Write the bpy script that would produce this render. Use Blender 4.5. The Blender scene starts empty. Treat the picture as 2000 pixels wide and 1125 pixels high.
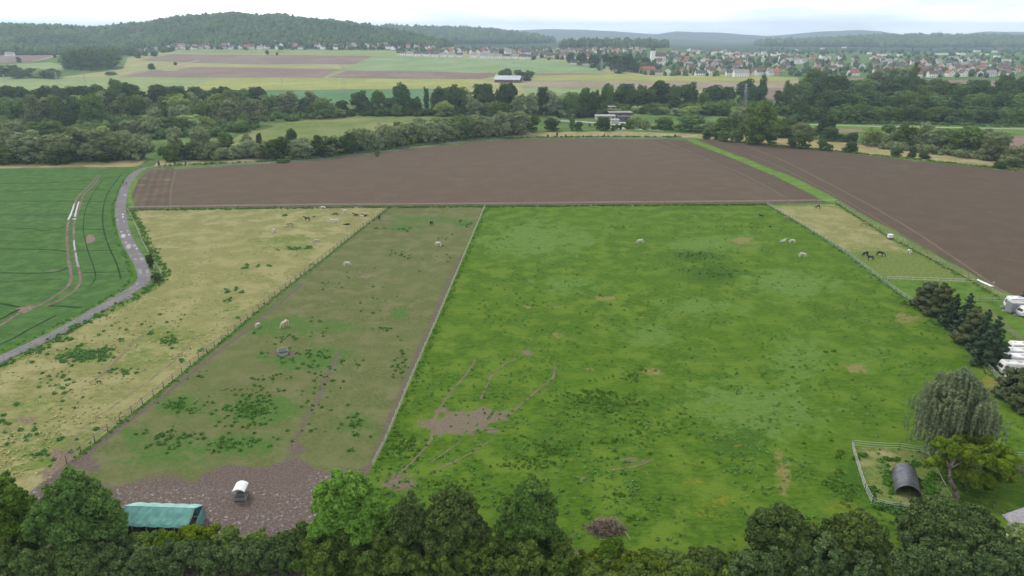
import bpy, bmesh, math, random
import numpy as np
from mathutils import Vector, Matrix
R = math.radians
SC = bpy.context.scene
COL = SC.collection

# ---------------------------------------------------------------- camera
CAM_H, PITCH, FPX = 62.0, R(19.7), 1000.0 / math.tan(R(36))
cam = bpy.data.cameras.new('camera'); camo = bpy.data.objects.new('camera', cam); COL.objects.link(camo)
camo.location = (0, 0, CAM_H); camo.rotation_euler = (R(90) - PITCH, 0, 0)
cam.sensor_width = 36; cam.lens = 18 / math.tan(R(36)); cam.clip_start = 0.5; cam.clip_end = 40000
SC.camera = camo

# ---------------------------------------------------------------- world, sun, exposure
SUN_EL, SUN_AZ = R(50), R(-48)          # azimuth from +Y, negative = to the left of the view
SC.view_settings.view_transform = 'Standard'; SC.view_settings.look = 'None'
SC.view_settings.gamma = 1.0; SC.view_settings.exposure = 0.15
w = bpy.data.worlds.new('World'); SC.world = w; w.use_nodes = True
nt = w.node_tree; nt.nodes.clear()
o_ = nt.nodes.new('ShaderNodeOutputWorld'); bg = nt.nodes.new('ShaderNodeBackground'); bg.inputs[1].default_value = 0.1
sky = nt.nodes.new('ShaderNodeTexSky'); sky.sky_type = 'NISHITA'; sky.sun_disc = False
sky.sun_elevation = SUN_EL; sky.sun_rotation = SUN_AZ
tc = nt.nodes.new('ShaderNodeTexCoord'); mp = nt.nodes.new('ShaderNodeMapping'); mp.inputs['Scale'].default_value = (1.6, 1.6, 11)
mp.inputs['Location'].default_value = (3.1, 0.4, 0.2)
nz = nt.nodes.new('ShaderNodeTexNoise'); nz.inputs['Scale'].default_value = 1.5; nz.inputs['Detail'].default_value = 6
rp = nt.nodes.new('ShaderNodeValToRGB')
rp.color_ramp.elements[0].position = 0.34; rp.color_ramp.elements[0].color = (0.44, 0.49, 0.55, 1)
rp.color_ramp.elements[1].position = 0.56; rp.color_ramp.elements[1].color = (1, 1, 1, 1)
mul = nt.nodes.new('ShaderNodeVectorMath'); mul.operation = 'SCALE'; mul.inputs['Scale'].default_value = 15.5
mx = nt.nodes.new('ShaderNodeMix'); mx.data_type = 'RGBA'; mx.inputs['Factor'].default_value = 0.9
L = nt.links
L.new(tc.outputs['Generated'], mp.inputs[0]); L.new(mp.outputs[0], nz.inputs['Vector']); L.new(nz.outputs[0], rp.inputs[0])
sx = nt.nodes.new('ShaderNodeSeparateXYZ'); L.new(tc.outputs['Generated'], sx.inputs[0])
el = nt.nodes.new('ShaderNodeMapRange'); el.interpolation_type = 'SMOOTHSTEP'     # cloud deck brightens towards the horizon
for k_, v_ in (('From Min', 0.02), ('From Max', 0.34), ('To Min', 29.0), ('To Max', 11.5)): el.inputs[k_].default_value = v_
L.new(sx.outputs['Z'], el.inputs['Value']); L.new(el.outputs[0], mul.inputs['Scale'])
L.new(rp.outputs[0], mul.inputs[0]); L.new(sky.outputs[0], mx.inputs['A']); L.new(mul.outputs[0], mx.inputs['B'])
L.new(mx.outputs['Result'], bg.inputs[0]); L.new(bg.outputs[0], o_.inputs[0])

sl = bpy.data.lights.new('sun', 'SUN'); so = bpy.data.objects.new('sun', sl); COL.objects.link(so)
sl.energy = 2.2; sl.angle = R(9); sl.color = (1.0, 0.955, 0.88)
sd = Vector((math.sin(SUN_AZ) * math.cos(SUN_EL), math.cos(SUN_AZ) * math.cos(SUN_EL), math.sin(SUN_EL)))
so.rotation_euler = (-sd).to_track_quat('-Z', 'Y').to_euler(); so.location = (0, 0, 400)

cy = SC.cycles
cy.max_bounces = 4; cy.diffuse_bounces = 2; cy.glossy_bounces = 2; cy.transmission_bounces = 2; cy.volume_bounces = 0
cy.transparent_max_bounces = 4; cy.caustics_reflective = False; cy.caustics_refractive = False
cy.use_denoising = True; cy.use_adaptive_sampling = True; cy.adaptive_threshold = 0.012
cy.sample_clamp_indirect = 4

# ---------------------------------------------------------------- terrain and pixel helpers
CP, SP = math.cos(PITCH), math.sin(PITCH)
def zat(v, D):
    return CAM_H + D * math.tan(math.atan((562.5 - v) / FPX) - PITCH)
def sstep(a, b, x):
    t = np.clip((np.asarray(x, float) - a) / (b - a), 0, 1); return t * t * (3 - 2 * t)
def hsh(ix, iy, s):
    n = (ix * 374761393 + iy * 668265263 + s * 1442695) & 0x7fffffff
    n = ((n ^ (n >> 13)) * 1274126177) & 0x7fffffff
    return ((n ^ (n >> 16)) & 0xffff) / 65535.0
def vnoise(x, y, sc, s=0, oct=3):
    x = np.asarray(x, float) / sc; y = np.asarray(y, float) / sc; out = 0; a = 1; tot = 0
    for k in range(oct):
        ix = np.floor(x).astype(np.int64); iy = np.floor(y).astype(np.int64)
        fx = x - ix; fy = y - iy; fx = fx * fx * (3 - 2 * fx); fy = fy * fy * (3 - 2 * fy)
        n = (hsh(ix, iy, s + k) * (1 - fx) * (1 - fy) + hsh(ix + 1, iy, s + k) * fx * (1 - fy)
             + hsh(ix, iy + 1, s + k) * (1 - fx) * fy + hsh(ix + 1, iy + 1, s + k) * fx * fy)
        out = out + a * n; tot += a; a *= .5; x = x * 2.03 + 7; y = y * 2.03 + 3
    return out / tot
HILLS = [  # distance, front width, tree height, skyline (u, v)
    (2250, 760, 16, [(-900, 60), (-500, 44), (0, 45), (90, 48), (140, 50), (185, 53.5), (215, 50), (300, 42), (350, 31), (430, 25), (470, 22.5), (510, 29), (545, 26), (600, 34), (700, 45), (760, 55), (820, 66), (880, 80), (930, 100)]),
    (2300, 260, 22, [(1000, 108), (1050, 84), (1120, 76), (1200, 76), (1300, 78), (1370, 86), (1405, 98), (1430, 110)]),
    (3700, 1100, 15, [(500, 80), (700, 56), (760, 52), (900, 55), (1000, 62), (1060, 72), (1130, 88)]),
    (4300, 1500, 14, [(1380, 100), (1430, 88), (1500, 80), (1600, 77), (1700, 72), (1800, 70), (1900, 71), (2000, 72), (2600, 68)]),
    (6200, 1500, 10, [(1100, 90), (1160, 76), (1250, 72), (1330, 74), (1400, 78), (1500, 86)]),
    (8600, 2500, 8, [(800, 75), (1000, 58), (1080, 55), (1150, 57), (1220, 61), (1280, 66), (1315, 60), (1400, 62), (1500, 69), (1540, 66), (1600, 60), (1680, 57), (1720, 60), (1770, 68), (1850, 70), (1900, 63), (1920, 60), (2000, 61), (2500, 66)]),
]
HP = [(D, W, [p[0] for p in pr], [zat(p[1], D) - th for p in pr]) for D, W, th, pr in HILLS]
def height(x, y):
    x = np.asarray(x, float); y = np.asarray(y, float); yy = np.maximum(y, 1.0)
    u = 1000 + FPX / CP * x / np.maximum(yy, 300)
    k = sstep(1100, 1380, u)
    s = .05 * (1 - k) + .02 * k; cap = 25 * (1 - k) + 10 * k
    r = yy - 1000; r = np.where(r > 100, r - 50, np.where(r > 0, r * r / 200, 0.0))
    z = s * r; z = cap - np.log1p(np.exp(np.clip((cap - z) / 3, -30, 30))) * 3
    z = np.where(r <= 0, 0, np.maximum(z, 0) * sstep(0, 50, r))
    for D, W, us, zs in HP:
        Z = np.interp(u, us, zs)
        Z = Z + (vnoise(x, y, 160, 5) - .5) * 6 * sstep(10, 40, Z)
        h = Z * sstep(D - W, D, yy) * (1 - .55 * sstep(D, D + W, yy))
        z = np.maximum(z, h)
    return z
def P(u, v, z=None):
    """ground point seen at photo pixel (u, v)"""
    X = (u - 1000) / FPX; Y = -(v - 562.5) / FPX
    dx, dy, dz = X, CP + Y * SP, -SP + Y * CP
    if z is not None:
        t = (CAM_H - z) / -dz; return (dx * t, dy * t, z)
    if dz >= -1e-5: t = 9000.0
    else: t = CAM_H / -dz
    if t * dy > 990:
        ts = np.linspace(950 / dy, 9000 / dy, 6000)
        g = CAM_H + dz * ts - height(dx * ts, dy * ts)
        i = np.argmax(g <= 0) if (g <= 0).any() else len(ts) - 1
        t = ts[i]
        if i > 0 and g[i] <= 0:
            t = ts[i - 1] + (ts[i] - ts[i - 1]) * g[i - 1] / (g[i - 1] - g[i])
        return (float(dx * t), float(dy * t), float(height(dx * t, dy * t)))
    return (dx * t, dy * t, 0.0)
def proj(x, y, z=0):
    dep = y * CP + (CAM_H - z) * SP; up = y * SP - (CAM_H - z) * CP
    return 1000 + FPX * x / dep, 562.5 - FPX * up / dep
def depth_at(y, z=0): return y * CP + (CAM_H - z) * SP
def ppm(y, z=0): return FPX / depth_at(y, z)        # photo pixels per metre

# ---------------------------------------------------------------- object helpers
def link(o, parent=None):
    COL.objects.link(o)
    if parent is not None: o.parent = parent
    return o
def tag(o, label=None, cat=None, group=None, kind=None):
    if label: o['label'] = label
    if cat: o['category'] = cat
    if group: o['group'] = group
    if kind: o['kind'] = kind
    return o
def empty(name, loc=(0, 0, 0), rz=0, label=None, cat=None, group=None):
    o = bpy.data.objects.new(name, None); o.empty_display_size = .5; link(o); o.location = loc; o.rotation_euler = (0, 0, rz)
    return tag(o, label, cat, group)
def npmesh(name, V, F, mats, tone=None, midx=None, smooth=False, attrs=None):
    V = np.asarray(V, np.float32).reshape(-1, 3); F = np.asarray(F, np.int32); k = F.shape[1]; n = len(F)
    me = bpy.data.meshes.new(name); me.vertices.add(len(V)); me.vertices.foreach_set('co', V.ravel())
    me.loops.add(n * k); me.loops.foreach_set('vertex_index', F.ravel())
    me.polygons.add(n); me.polygons.foreach_set('loop_start', np.arange(0, n * k, k, dtype=np.int32))
    if midx is not None: me.polygons.foreach_set('material_index', np.asarray(midx, np.int32))
    if smooth: me.polygons.foreach_set('use_smooth', np.ones(n, bool))
    me.update(calc_edges=True)
    for m in mats: me.materials.append(m)
    at = dict(attrs or {})
    if tone is not None: at['tone'] = tone
    for a, val in at.items():
        A = me.attributes.new(a, 'FLOAT', 'POINT'); A.data.foreach_set('value', np.asarray(val, np.float32))
    return me
class MB:
    """collects boxes, tubes and sheets into one bmesh"""
    def __init__(s): s.b = bmesh.new()
    def face(s, pts, mi=0):
        f = s.b.faces.new([s.b.verts.new(p) for p in pts]); f.material_index = mi; return f
    def box(s, c, d, rz=0, mi=0, bev=0, M=None):
        r = bmesh.ops.create_cube(s.b, size=1)['verts']
        m = Matrix.Translation(c) @ Matrix.Rotation(rz, 4, 'Z') @ Matrix.Diagonal((d[0], d[1], d[2], 1))
        if M is not None: m = M @ m
        bmesh.ops.transform(s.b, matrix=m, verts=r)
        fs = {f for v in r for f in v.link_faces}
        for f in fs: f.material_index = mi
        if bev:
            es = list({e for v in r for e in v.link_edges}); q = bmesh.ops.bevel(s.b, geom=es, offset=bev, segments=2, affect='EDGES')
            for f in q['faces']: f.material_index = mi
        return s
    def tube(s, p0, p1, r0, r1=None, n=8, mi=0):
        p0 = Vector(p0); p1 = Vector(p1); r1 = r0 if r1 is None else r1; d = p1 - p0
        q = d.to_track_quat('Z', 'Y').to_matrix().to_4x4()
        vs = bmesh.ops.create_cone(s.b, cap_ends=True, segments=n, radius1=r0, radius2=max(r1, 1e-4), depth=d.length,
                                   matrix=Matrix.Translation((p0 + p1) / 2) @ q)['verts']
        for f in {f for v in vs for f in v.link_faces}: f.material_index = mi; f.smooth = n > 5
        return s
    def prism(s, prof, y0, y1, mi=0, axis='Y', thick=None):
        """extrude a closed profile [(a, z)] along an axis"""
        def pt(a, z, t): return (a, t, z) if axis == 'Y' else (t, a, z)
        A = [s.b.verts.new(pt(a, z, y0)) for a, z in prof]; B = [s.b.verts.new(pt(a, z, y1)) for a, z in prof]
        n = len(prof); fs = [s.b.faces.new(A), s.b.faces.new(B[::-1])]
        for i in range(n): fs.append(s.b.faces.new((A[i], B[i], B[(i + 1) % n], A[(i + 1) % n])))
        for f in fs: f.material_index = mi
        return s
    def mesh(s, name, mats):
        bmesh.ops.recalc_face_normals(s.b, faces=s.b.faces[:])
        me = bpy.data.meshes.new(name); s.b.to_mesh(me); s.b.free()
        for m in (mats if isinstance(mats, (list, tuple)) else [mats]): me.materials.append(m)
        return me
    def build(s, name, mats, parent=None, loc=None, rz=0):
        o = bpy.data.objects.new(name, s.mesh(name, mats)); link(o, parent)
        if loc is not None: o.location = loc; o.rotation_euler = (0, 0, rz)
        return o
def inst(name, me, parent=None, loc=(0, 0, 0), rot=(0, 0, 0), sc=(1, 1, 1)):
    o = bpy.data.objects.new(name, me); link(o, parent); o.location = loc; o.rotation_euler = rot; o.scale = sc; return o
def copy_tree(o, loc=None, rz=None, parent=None, label=None):
    c = o.copy(); link(c); c.parent = parent
    if loc is not None: c.location = loc
    if rz is not None: c.rotation_euler = (0, 0, rz)
    if label: c['label'] = label
    for ch in o.children: copy_tree(ch, parent=c)
    return c

# ---------------------------------------------------------------- materials
def newmat(name, rough=.9, spec=.2):
    m = bpy.data.materials.new(name); m.use_nodes = True; n = m.node_tree; n.nodes.clear()
    out = n.nodes.new('ShaderNodeOutputMaterial'); b = n.nodes.new('ShaderNodeBsdfPrincipled')
    b.inputs['Roughness'].default_value = rough; b.inputs['Specular IOR Level'].default_value = spec
    n.links.new(b.outputs[0], out.inputs[0]); return m, n, b, out
def nd(n, typ, ins=None, **props):
    q = n.nodes.new('ShaderNode' + typ)
    for k, v in props.items(): setattr(q, k, v)
    for k, v in (ins or {}).items():
        s = q.inputs[k]
        if isinstance(v, bpy.types.NodeSocket): n.links.new(v, s)
        else: s.default_value = v
    return q
def mixc(n, f, a, b, mode='MIX'):
    q = nd(n, 'Mix', data_type='RGBA', blend_type=mode)
    for key, v in (('Factor', f), ('A', a), ('B', b)):
        s = q.inputs[key]
        if isinstance(v, bpy.types.NodeSocket): n.links.new(v, s)
        else: s.default_value = (v if key == 'Factor' else (*v, 1) if len(v) == 3 else v)
    return q.outputs['Result']
def noise(n, vec, scale, detail=4, rough=.55):
    return nd(n, 'TexNoise', {'Vector': vec, 'Scale': scale, 'Detail': detail, 'Roughness': rough}).outputs[0]
def rng_(n, x, a, b, c=0.0, d=1.0):
    return nd(n, 'MapRange', {'Value': x, 'From Min': a, 'From Max': b, 'To Min': c, 'To Max': d}, interpolation_type='SMOOTHSTEP').outputs[0]
def mth(n, op, a, b=0.0):
    q = nd(n, 'Math', operation=op)
    for i, v in enumerate((a, b)):
        if isinstance(v, bpy.types.NodeSocket): n.links.new(v, q.inputs[i])
        else: q.inputs[i].default_value = v
    return q.outputs[0]
def plain(name, col, rough=.7, spec=.3, var=.12, scale=3.0, metal=0, bump=0, vec='Object'):
    m, n, b, _ = newmat(name, rough, spec); t = nd(n, 'TexCoord').outputs[vec]
    f = noise(n, t, scale, 5); c2 = tuple(c * (1 - 2.2 * var) for c in col)
    n.links.new(mixc(n, rng_(n, f, .3, .7), c2, tuple(min(1, c * (1 + var)) for c in col)), b.inputs['Base Color'])
    b.inputs['Metallic'].default_value = metal
    if bump:
        bp = nd(n, 'Bump', {'Height': noise(n, t, scale * 4, 4), 'Strength': .6, 'Distance': bump}); n.links.new(bp.outputs[0], b.inputs['Normal'])
    return m
def ground_mat(name, base, layers=(), fine=1.1, bump=.12, speck=None, stripes=None, aniso=None):
    """base: (dark, mid, light) colours; layers: (attribute, colour a, colour b, noise scale, softness)"""
    m, n, b, _ = newmat(name, 1.0, .05)
    pos = nd(n, 'NewGeometry').outputs['Position']
    if aniso: pos2 = nd(n, 'Mapping', {'Vector': pos, 'Scale': aniso}).outputs[0]
    else: pos2 = pos
    nf = noise(n, pos2, fine, 5, .65); nm = noise(n, pos, fine * .13, 5, .6); nl = noise(n, pos, fine * .018, 3)
    nff = noise(n, pos, fine * 4.2, 3, .7)
    c = mixc(n, rng_(n, nf, .40, .60), base[0], base[1])
    c = mixc(n, rng_(n, nm, .44, .62), c, base[2])
    c = mixc(n, rng_(n, nl, .35, .7, 0, .5), c, base[1])
    sh = mth(n, 'ADD', mth(n, 'MULTIPLY', nff, 1.1), .45)
    hgt = mth(n, 'ADD', nf, mth(n, 'MULTIPLY', nff, .35))
    if stripes:
        ang, per, amt, dist = stripes[:4]
        mp = nd(n, 'Mapping', {'Vector': pos, 'Rotation': (0, 0, ang)}).outputs[0]
        wv = nd(n, 'TexWave', {'Vector': mp, 'Scale': 1.0 / per * .314 * 1.0, 'Distortion': dist, 'Detail': 2.0, 'Detail Scale': .05}, wave_type='BANDS', bands_direction='X').outputs[1]
        c = mixc(n, mth(n, 'MULTIPLY', wv, amt), c, tuple(x * .55 for x in base[0]))
        hgt = mth(n, 'ADD', hgt, mth(n, 'MULTIPLY', wv, .5))
    for (a, ca, cb, ns, soft) in layers:
        at = nd(n, 'Attribute', attribute_name=a).outputs['Fac']
        nn = noise(n, pos, ns, 5, .65)
        f = rng_(n, mth(n, 'ADD', at, mth(n, 'MULTIPLY', mth(n, 'SUBTRACT', nn, .5), soft * 1.25)), .33, .67)
        cc = mixc(n, rng_(n, noise(n, pos, ns * 2.3, 4, .7), .38, .62), ca, cb)
        c = mixc(n, f, c, cc)
    if speck:
        ca, th, ns, amask = speck
        f = rng_(n, noise(n, pos2, ns, 5, .75), th - .02, th + .14)
        if amask: f = mth(n, 'MULTIPLY', f, rng_(n, nd(n, 'Attribute', attribute_name=amask).outputs['Fac'], .3, .8))
        c = mixc(n, f, c, ca)
    c = mixc(n, 1.0, c, nd(n, 'CombineColor', {0: sh, 1: sh, 2: sh}).outputs[0], 'MULTIPLY')
    n.links.new(c, b.inputs['Base Color'])
    if bump:
        bp = nd(n, 'Bump', {'Height': hgt, 'Strength': .8, 'Distance': bump}); n.links.new(bp.outputs[0], b.inputs['Normal'])
    return m
def leaf_mat(name, dark, light, trans=.25, spread=.5):
    LB = 1.75; dark = tuple(c * LB for c in dark); light = tuple(c * LB for c in light)      # leaf reflectance; crowns read darker by their own shade
    m, n, b, out = newmat(name, .85, .08)
    t = nd(n, 'Attribute', attribute_name='tone').outputs['Fac']
    r = nd(n, 'ObjectInfo').outputs['Random']
    c = mixc(n, t, dark, light)
    hs = nd(n, 'HueSaturation', {'Hue': mth(n, 'ADD', mth(n, 'MULTIPLY', r, .022), .491), 'Saturation': mth(n, 'ADD', mth(n, 'MULTIPLY', r, -.2), 1.05),
                                 'Value': mth(n, 'ADD', mth(n, 'MULTIPLY', r, spread), 1 - spread / 2), 'Color': c}).outputs[0]
    n.links.new(hs, b.inputs['Base Color'])
    tr = nd(n, 'BsdfTranslucent', {'Color': hs}); ms = nd(n, 'MixShader', {0: trans, 1: b.outputs[0], 2: tr.outputs[0]})
    n.links.new(ms.outputs[0], out.inputs[0]); return m
# ================================================================ GROUND
# foliage tones are real leaf colours; ground colours are real soil and grass colours, with shade painted into the tramlines
M = {}
M['meadow'] = ground_mat('meadow_ground', ((.05, .10, .025), (.085, .15, .04), (.12, .175, .055)), fine=.25, bump=.1)
M['pasture'] = ground_mat('pasture_grass', ((.044, .094, .009), (.074, .142, .012), (.105, .168, .020)),
    layers=[('short', (.115, .185, .042), (.085, .165, .028), .35, .9), ('lush', (.036, .088, .012), (.055, .118, .014), 1.2, 1.2),
            ('dry', (.21, .185, .07), (.14, .15, .045), .8, 1.1), ('flower', (.24, .19, .02), (.08, .14, .02), 1.5, 1.2),
            ('mud', (.135, .105, .075), (.18, .155, .11), 1.6, .45)], fine=1.3, bump=.3, aniso=(.55, 1, 1),
    speck=((.24, .22, .12), .70, .55, None))
M['paddock'] = ground_mat('worn_paddock', ((.080, .098, .032), (.112, .130, .046), (.135, .138, .062)),
    layers=[('lush', (.055, .12, .022), (.08, .135, .035), .7, 1.0), ('pale', (.2, .155, .115), (.17, .14, .1), .8, .8), ('mud', (.088, .066, .056), (.148, .118, .102), 1.4, .8)],
    fine=1.6, bump=.1, speck=((.33, .30, .30), .545, 1.5, 'wet'))
M['straw'] = ground_mat('straw_paddock', ((.145, .155, .056), (.205, .204, .082), (.262, .246, .118)),
    layers=[('lush', (.085, .14, .03), (.15, .18, .05), .5, 1.0), ('mud', (.13, .095, .075), (.2, .16, .11), 1.0, .6)], fine=1.0, bump=.15, aniso=(.6, 1, 1))
M['wheat'] = ground_mat('wheat_crop', ((.040, .095, .024), (.058, .125, .032), (.076, .145, .038)),
    layers=[('lush', (.045, .125, .012), (.07, .16, .015), .9, .8), ('mud', (.17, .125, .10), (.22, .17, .13), .8, .5)], fine=1.8, bump=.2, aniso=(.2, 1, 1))
M['plough'] = ground_mat('ploughed_soil', ((.102, .075, .053), (.108, .080, .057), (.117, .088, .063)), fine=.9, bump=.03, aniso=(.8, 1.2, 1),
    stripes=(R(89), 1.5, .10, .05))
qa, qb = P(282, 405), P(306, 336); HEAD_A = math.atan2(qb[0] - qa[0], qb[1] - qa[1])
M['plough_v'] = ground_mat('ploughed_soil_headland', ((.092, .068, .049), (.108, .081, .058), (.132, .102, .074)), fine=.9, bump=.12, stripes=(HEAD_A, 3.4, .30, .0))
M['plough_d'] = ground_mat('ploughed_soil_diagonal', ((.088, .065, .046), (.094, .070, .050), (.102, .077, .055)), fine=.9, bump=.03, stripes=(R(61), 1.6, .12, .05),
    layers=[('lush', (.10, .12, .05), (.13, .12, .07), .3, 1.0)])
M['verge'] = ground_mat('dry_verge', ((.19, .17, .075), (.27, .235, .115), (.33, .285, .15)), layers=[('lush', (.07, .13, .03), (.12, .16, .05), .5, 1.0)], fine=.8, bump=.15)
M['strip'] = ground_mat('grass_strip', ((.07, .14, .018), (.105, .185, .03), (.13, .205, .04)), fine=1.0, bump=.15)
M['lane'] = ground_mat('lane_surface', ((.135, .13, .135), (.16, .155, .158), (.18, .174, .175)), layers=[('mud', (.14, .11, .095), (.19, .16, .14), .5, .8)], fine=1.5, bump=.03)
M['gravel'] = ground_mat('gravel_yard', ((.34, .33, .31), (.42, .41, .39), (.5, .49, .46)), fine=.8, bump=.03)
M['mud'] = ground_mat('bare_mud', ((.12, .085, .072), (.16, .118, .1), (.2, .155, .13)), fine=2, bump=.08)
M['tram'] = ground_mat('tramline_crop_shade', ((.012, .036, .010), (.018, .048, .013), (.026, .062, .017)), fine=2, bump=.1)  # darker crop in the tramlines, shade of the standing wheat painted in
def farmat(name, a, b, c, fine=.12, **k): return ground_mat(name, (a, b, c), fine=fine, bump=0, **k)
M['f_pale'] = farmat('pale_meadow', (.22, .23, .09), (.27, .27, .12), (.32, .31, .15))
M['f_green'] = farmat('young_green_crop', (.15, .23, .10), (.19, .265, .125), (.22, .285, .15))
M['f_light'] = farmat('light_green_crop', (.17, .24, .085), (.205, .265, .105), (.235, .28, .125))
M['f_yellow'] = farmat('yellow_green_crop', (.22, .25, .07), (.26, .28, .085), (.30, .30, .11))
M['f_teal'] = farmat('blue_green_crop', (.07, .15, .065), (.09, .175, .08), (.10, .19, .09))
M['f_brown'] = farmat('far_ploughed_soil', (.165, .122, .098), (.195, .146, .12), (.225, .172, .145))
M['f_tan'] = farmat('far_stubble', (.21, .175, .115), (.25, .21, .14), (.29, .245, .17))
m, n, b, _ = newmat('puddle_water', .04, 1.0); b.inputs['Base Color'].default_value = (.10, .095, .09, 1)
n.links.new(nd(n, 'Bump', {'Height': noise(n, nd(n, 'NewGeometry').outputs['Position'], 3, 2), 'Strength': .05, 'Distance': .01}).outputs[0], b.inputs['Normal']); M['puddle'] = m
m, n, b, _ = newmat('river_water', .12, .5); b.inputs['Base Color'].default_value = (.03, .035, .03, 1); M['water'] = m
M['hillwood'] = farmat('wooded_slope', (.022, .048, .02), (.035, .065, .028), (.05, .085, .035), fine=.05)

ts = np.concatenate([np.linspace(-3.2, -1.0, 14)[:-1], np.linspace(-1.0, 1.0, 170), np.linspace(1.0, 3.2, 14)[1:]])
ys = np.concatenate([np.linspace(-600, 900, 16)[:-1], np.arange(900, 2600, 22), np.geomspace(2600, 12500, 90)])
TY, TT = np.meshgrid(ys, ts, indexing='ij'); XX = TT * np.maximum(TY, 420); ZZ = height(XX, TY)
nr, ncl = TY.shape; ii = (np.arange(nr - 1)[:, None] * ncl + np.arange(ncl - 1)[None, :]).ravel()
F = np.stack([ii, ii + 1, ii + ncl + 1, ii + ncl], 1)
hm = ((ZZ > 30) | (TY > 2500)).ravel()[ii].astype(int)
g = inst('ground', npmesh('ground', np.stack([XX, TY, ZZ], -1), F, [M['meadow'], M['hillwood']], midx=hm, smooth=True)); tag(g, kind='structure')

def dens(pts, step=12):
    out = []
    n = len(pts)
    for i in range(n):
        a, b = pts[i], pts[(i + 1) % n]; k = max(1, int(max(abs(b[0] - a[0]), abs(b[1] - a[1])) / step))
        for j in range(k): out.append((a[0] + (b[0] - a[0]) * j / k, a[1] + (b[1] - a[1]) * j / k))
    return out
def clip_cell(poly, x0, y0, x1, y1):
    for ax, lim, sg in ((0, x0, 1), (0, x1, -1), (1, y0, 1), (1, y1, -1)):
        out = []; n = len(poly)
        for i in range(n):
            a, b = poly[i], poly[(i + 1) % n]; ia = (a[ax] - lim) * sg >= 0; ib = (b[ax] - lim) * sg >= 0
            if ia: out.append(a)
            if ia != ib:
                t = (lim - a[ax]) / (b[ax] - a[ax]); out.append((a[0] + (b[0] - a[0]) * t, a[1] + (b[1] - a[1]) * t))
        poly = out
        if len(poly) < 3: return []
    return poly
def field(name, px, mat, sp, dz, attrs=None, world=None):
    """a field sheet: polygon in photo pixels laid on the terrain, cut into a grid of spacing sp metres"""
    W = world or [P(*p)[:2] for p in dens(px)]
    A = np.array(W); x0, y0 = np.floor(A.min(0) / sp) * sp; x1, y1 = A.max(0)
    nx, ny = int((x1 - x0) / sp) + 1, int((y1 - y0) / sp) + 1
    # inside test at grid corners
    gx = x0 + np.arange(nx + 1) * sp; gy = y0 + np.arange(ny + 1) * sp
    GX, GY = np.meshgrid(gx, gy, indexing='ij'); ins = np.zeros(GX.shape, bool); edge = np.zeros((nx, ny), bool)
    n = len(A)
    for i in range(n):
        a, b = A[i], A[(i + 1) % n]
        if a[1] != b[1]:
            c = (a[1] > GY) != (b[1] > GY); xi = a[0] + (GY - a[1]) / (b[1] - a[1]) * (b[0] - a[0]); ins ^= c & (GX < xi)
        L_ = math.hypot(*(b - a)); k = int(L_ / (sp * .12)) + 2
        q = a + (b - a) * np.linspace(0, 1, k)[:, None]
        edge[np.clip(((q[:, 0] - x0) / sp).astype(int), 0, nx - 1), np.clip(((q[:, 1] - y0) / sp).astype(int), 0, ny - 1)] = True
    full = ins[:-1, :-1] & ins[1:, :-1] & ins[:-1, 1:] & ins[1:, 1:] & ~edge
    V = [np.stack([GX.ravel(), GY.ravel()], 1)]; F3 = []
    I, J = np.nonzero(full); idx = lambda i, j: i * (ny + 1) + j
    F3.append(np.stack([idx(I, J), idx(I + 1, J), idx(I + 1, J + 1)], 1)); F3.append(np.stack([idx(I, J), idx(I + 1, J + 1), idx(I, J + 1)], 1))
    ev, ef = [], []; base = (nx + 1) * (ny + 1)
    from mathutils.geometry import tessellate_polygon
    for i, j in zip(*np.nonzero(edge)):
        c = clip_cell(W, x0 + i * sp, y0 + j * sp, x0 + (i + 1) * sp, y0 + (j + 1) * sp)
        if len(c) < 3: continue
        for t in tessellate_polygon([[Vector((q[0], q[1], 0)) for q in c]]):
            p = [c[k] for k in t]; ar = (p[1][0] - p[0][0]) * (p[2][1] - p[0][1]) - (p[2][0] - p[0][0]) * (p[1][1] - p[0][1])
            if abs(ar) < 1e-6: continue
            if ar < 0: p = p[::-1]
            b0 = base + len(ev); ev += p; ef.append((b0, b0 + 1, b0 + 2))
    if ev: V.append(np.array(ev)); F3.append(np.array(ef))
    V = np.concatenate(V); F3 = np.concatenate(F3)
    use = np.unique(F3); re = np.full(len(V), -1); re[use] = np.arange(len(use)); V = V[use]; F3 = re[F3]
    z = height(V[:, 0], V[:, 1]) + dz
    at = {}
    if attrs:
        u, v = proj(V[:, 0], V[:, 1]); at = {k: np.clip(f(u, v, V[:, 0], V[:, 1]), 0, 1) for k, f in attrs.items()}
    o = inst(name, npmesh(name, np.column_stack([V, z]), F3, [mat], attrs=at)); return tag(o, kind='structure')
def smooth_line(p, n=6):
    p = [Vector(q) for q in p]; out = []
    for i in range(len(p) - 1):
        a, b, c, d = p[max(i - 1, 0)], p[i], p[i + 1], p[min(i + 2, len(p) - 1)]
        for k in range(n):
            t = k / n; out.append(.5 * ((2 * b) + (c - a) * t + (2 * a - 5 * b + 4 * c - d) * t * t + (3 * b - a - 3 * c + d) * t ** 3))
    return out + [p[-1]]
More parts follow.
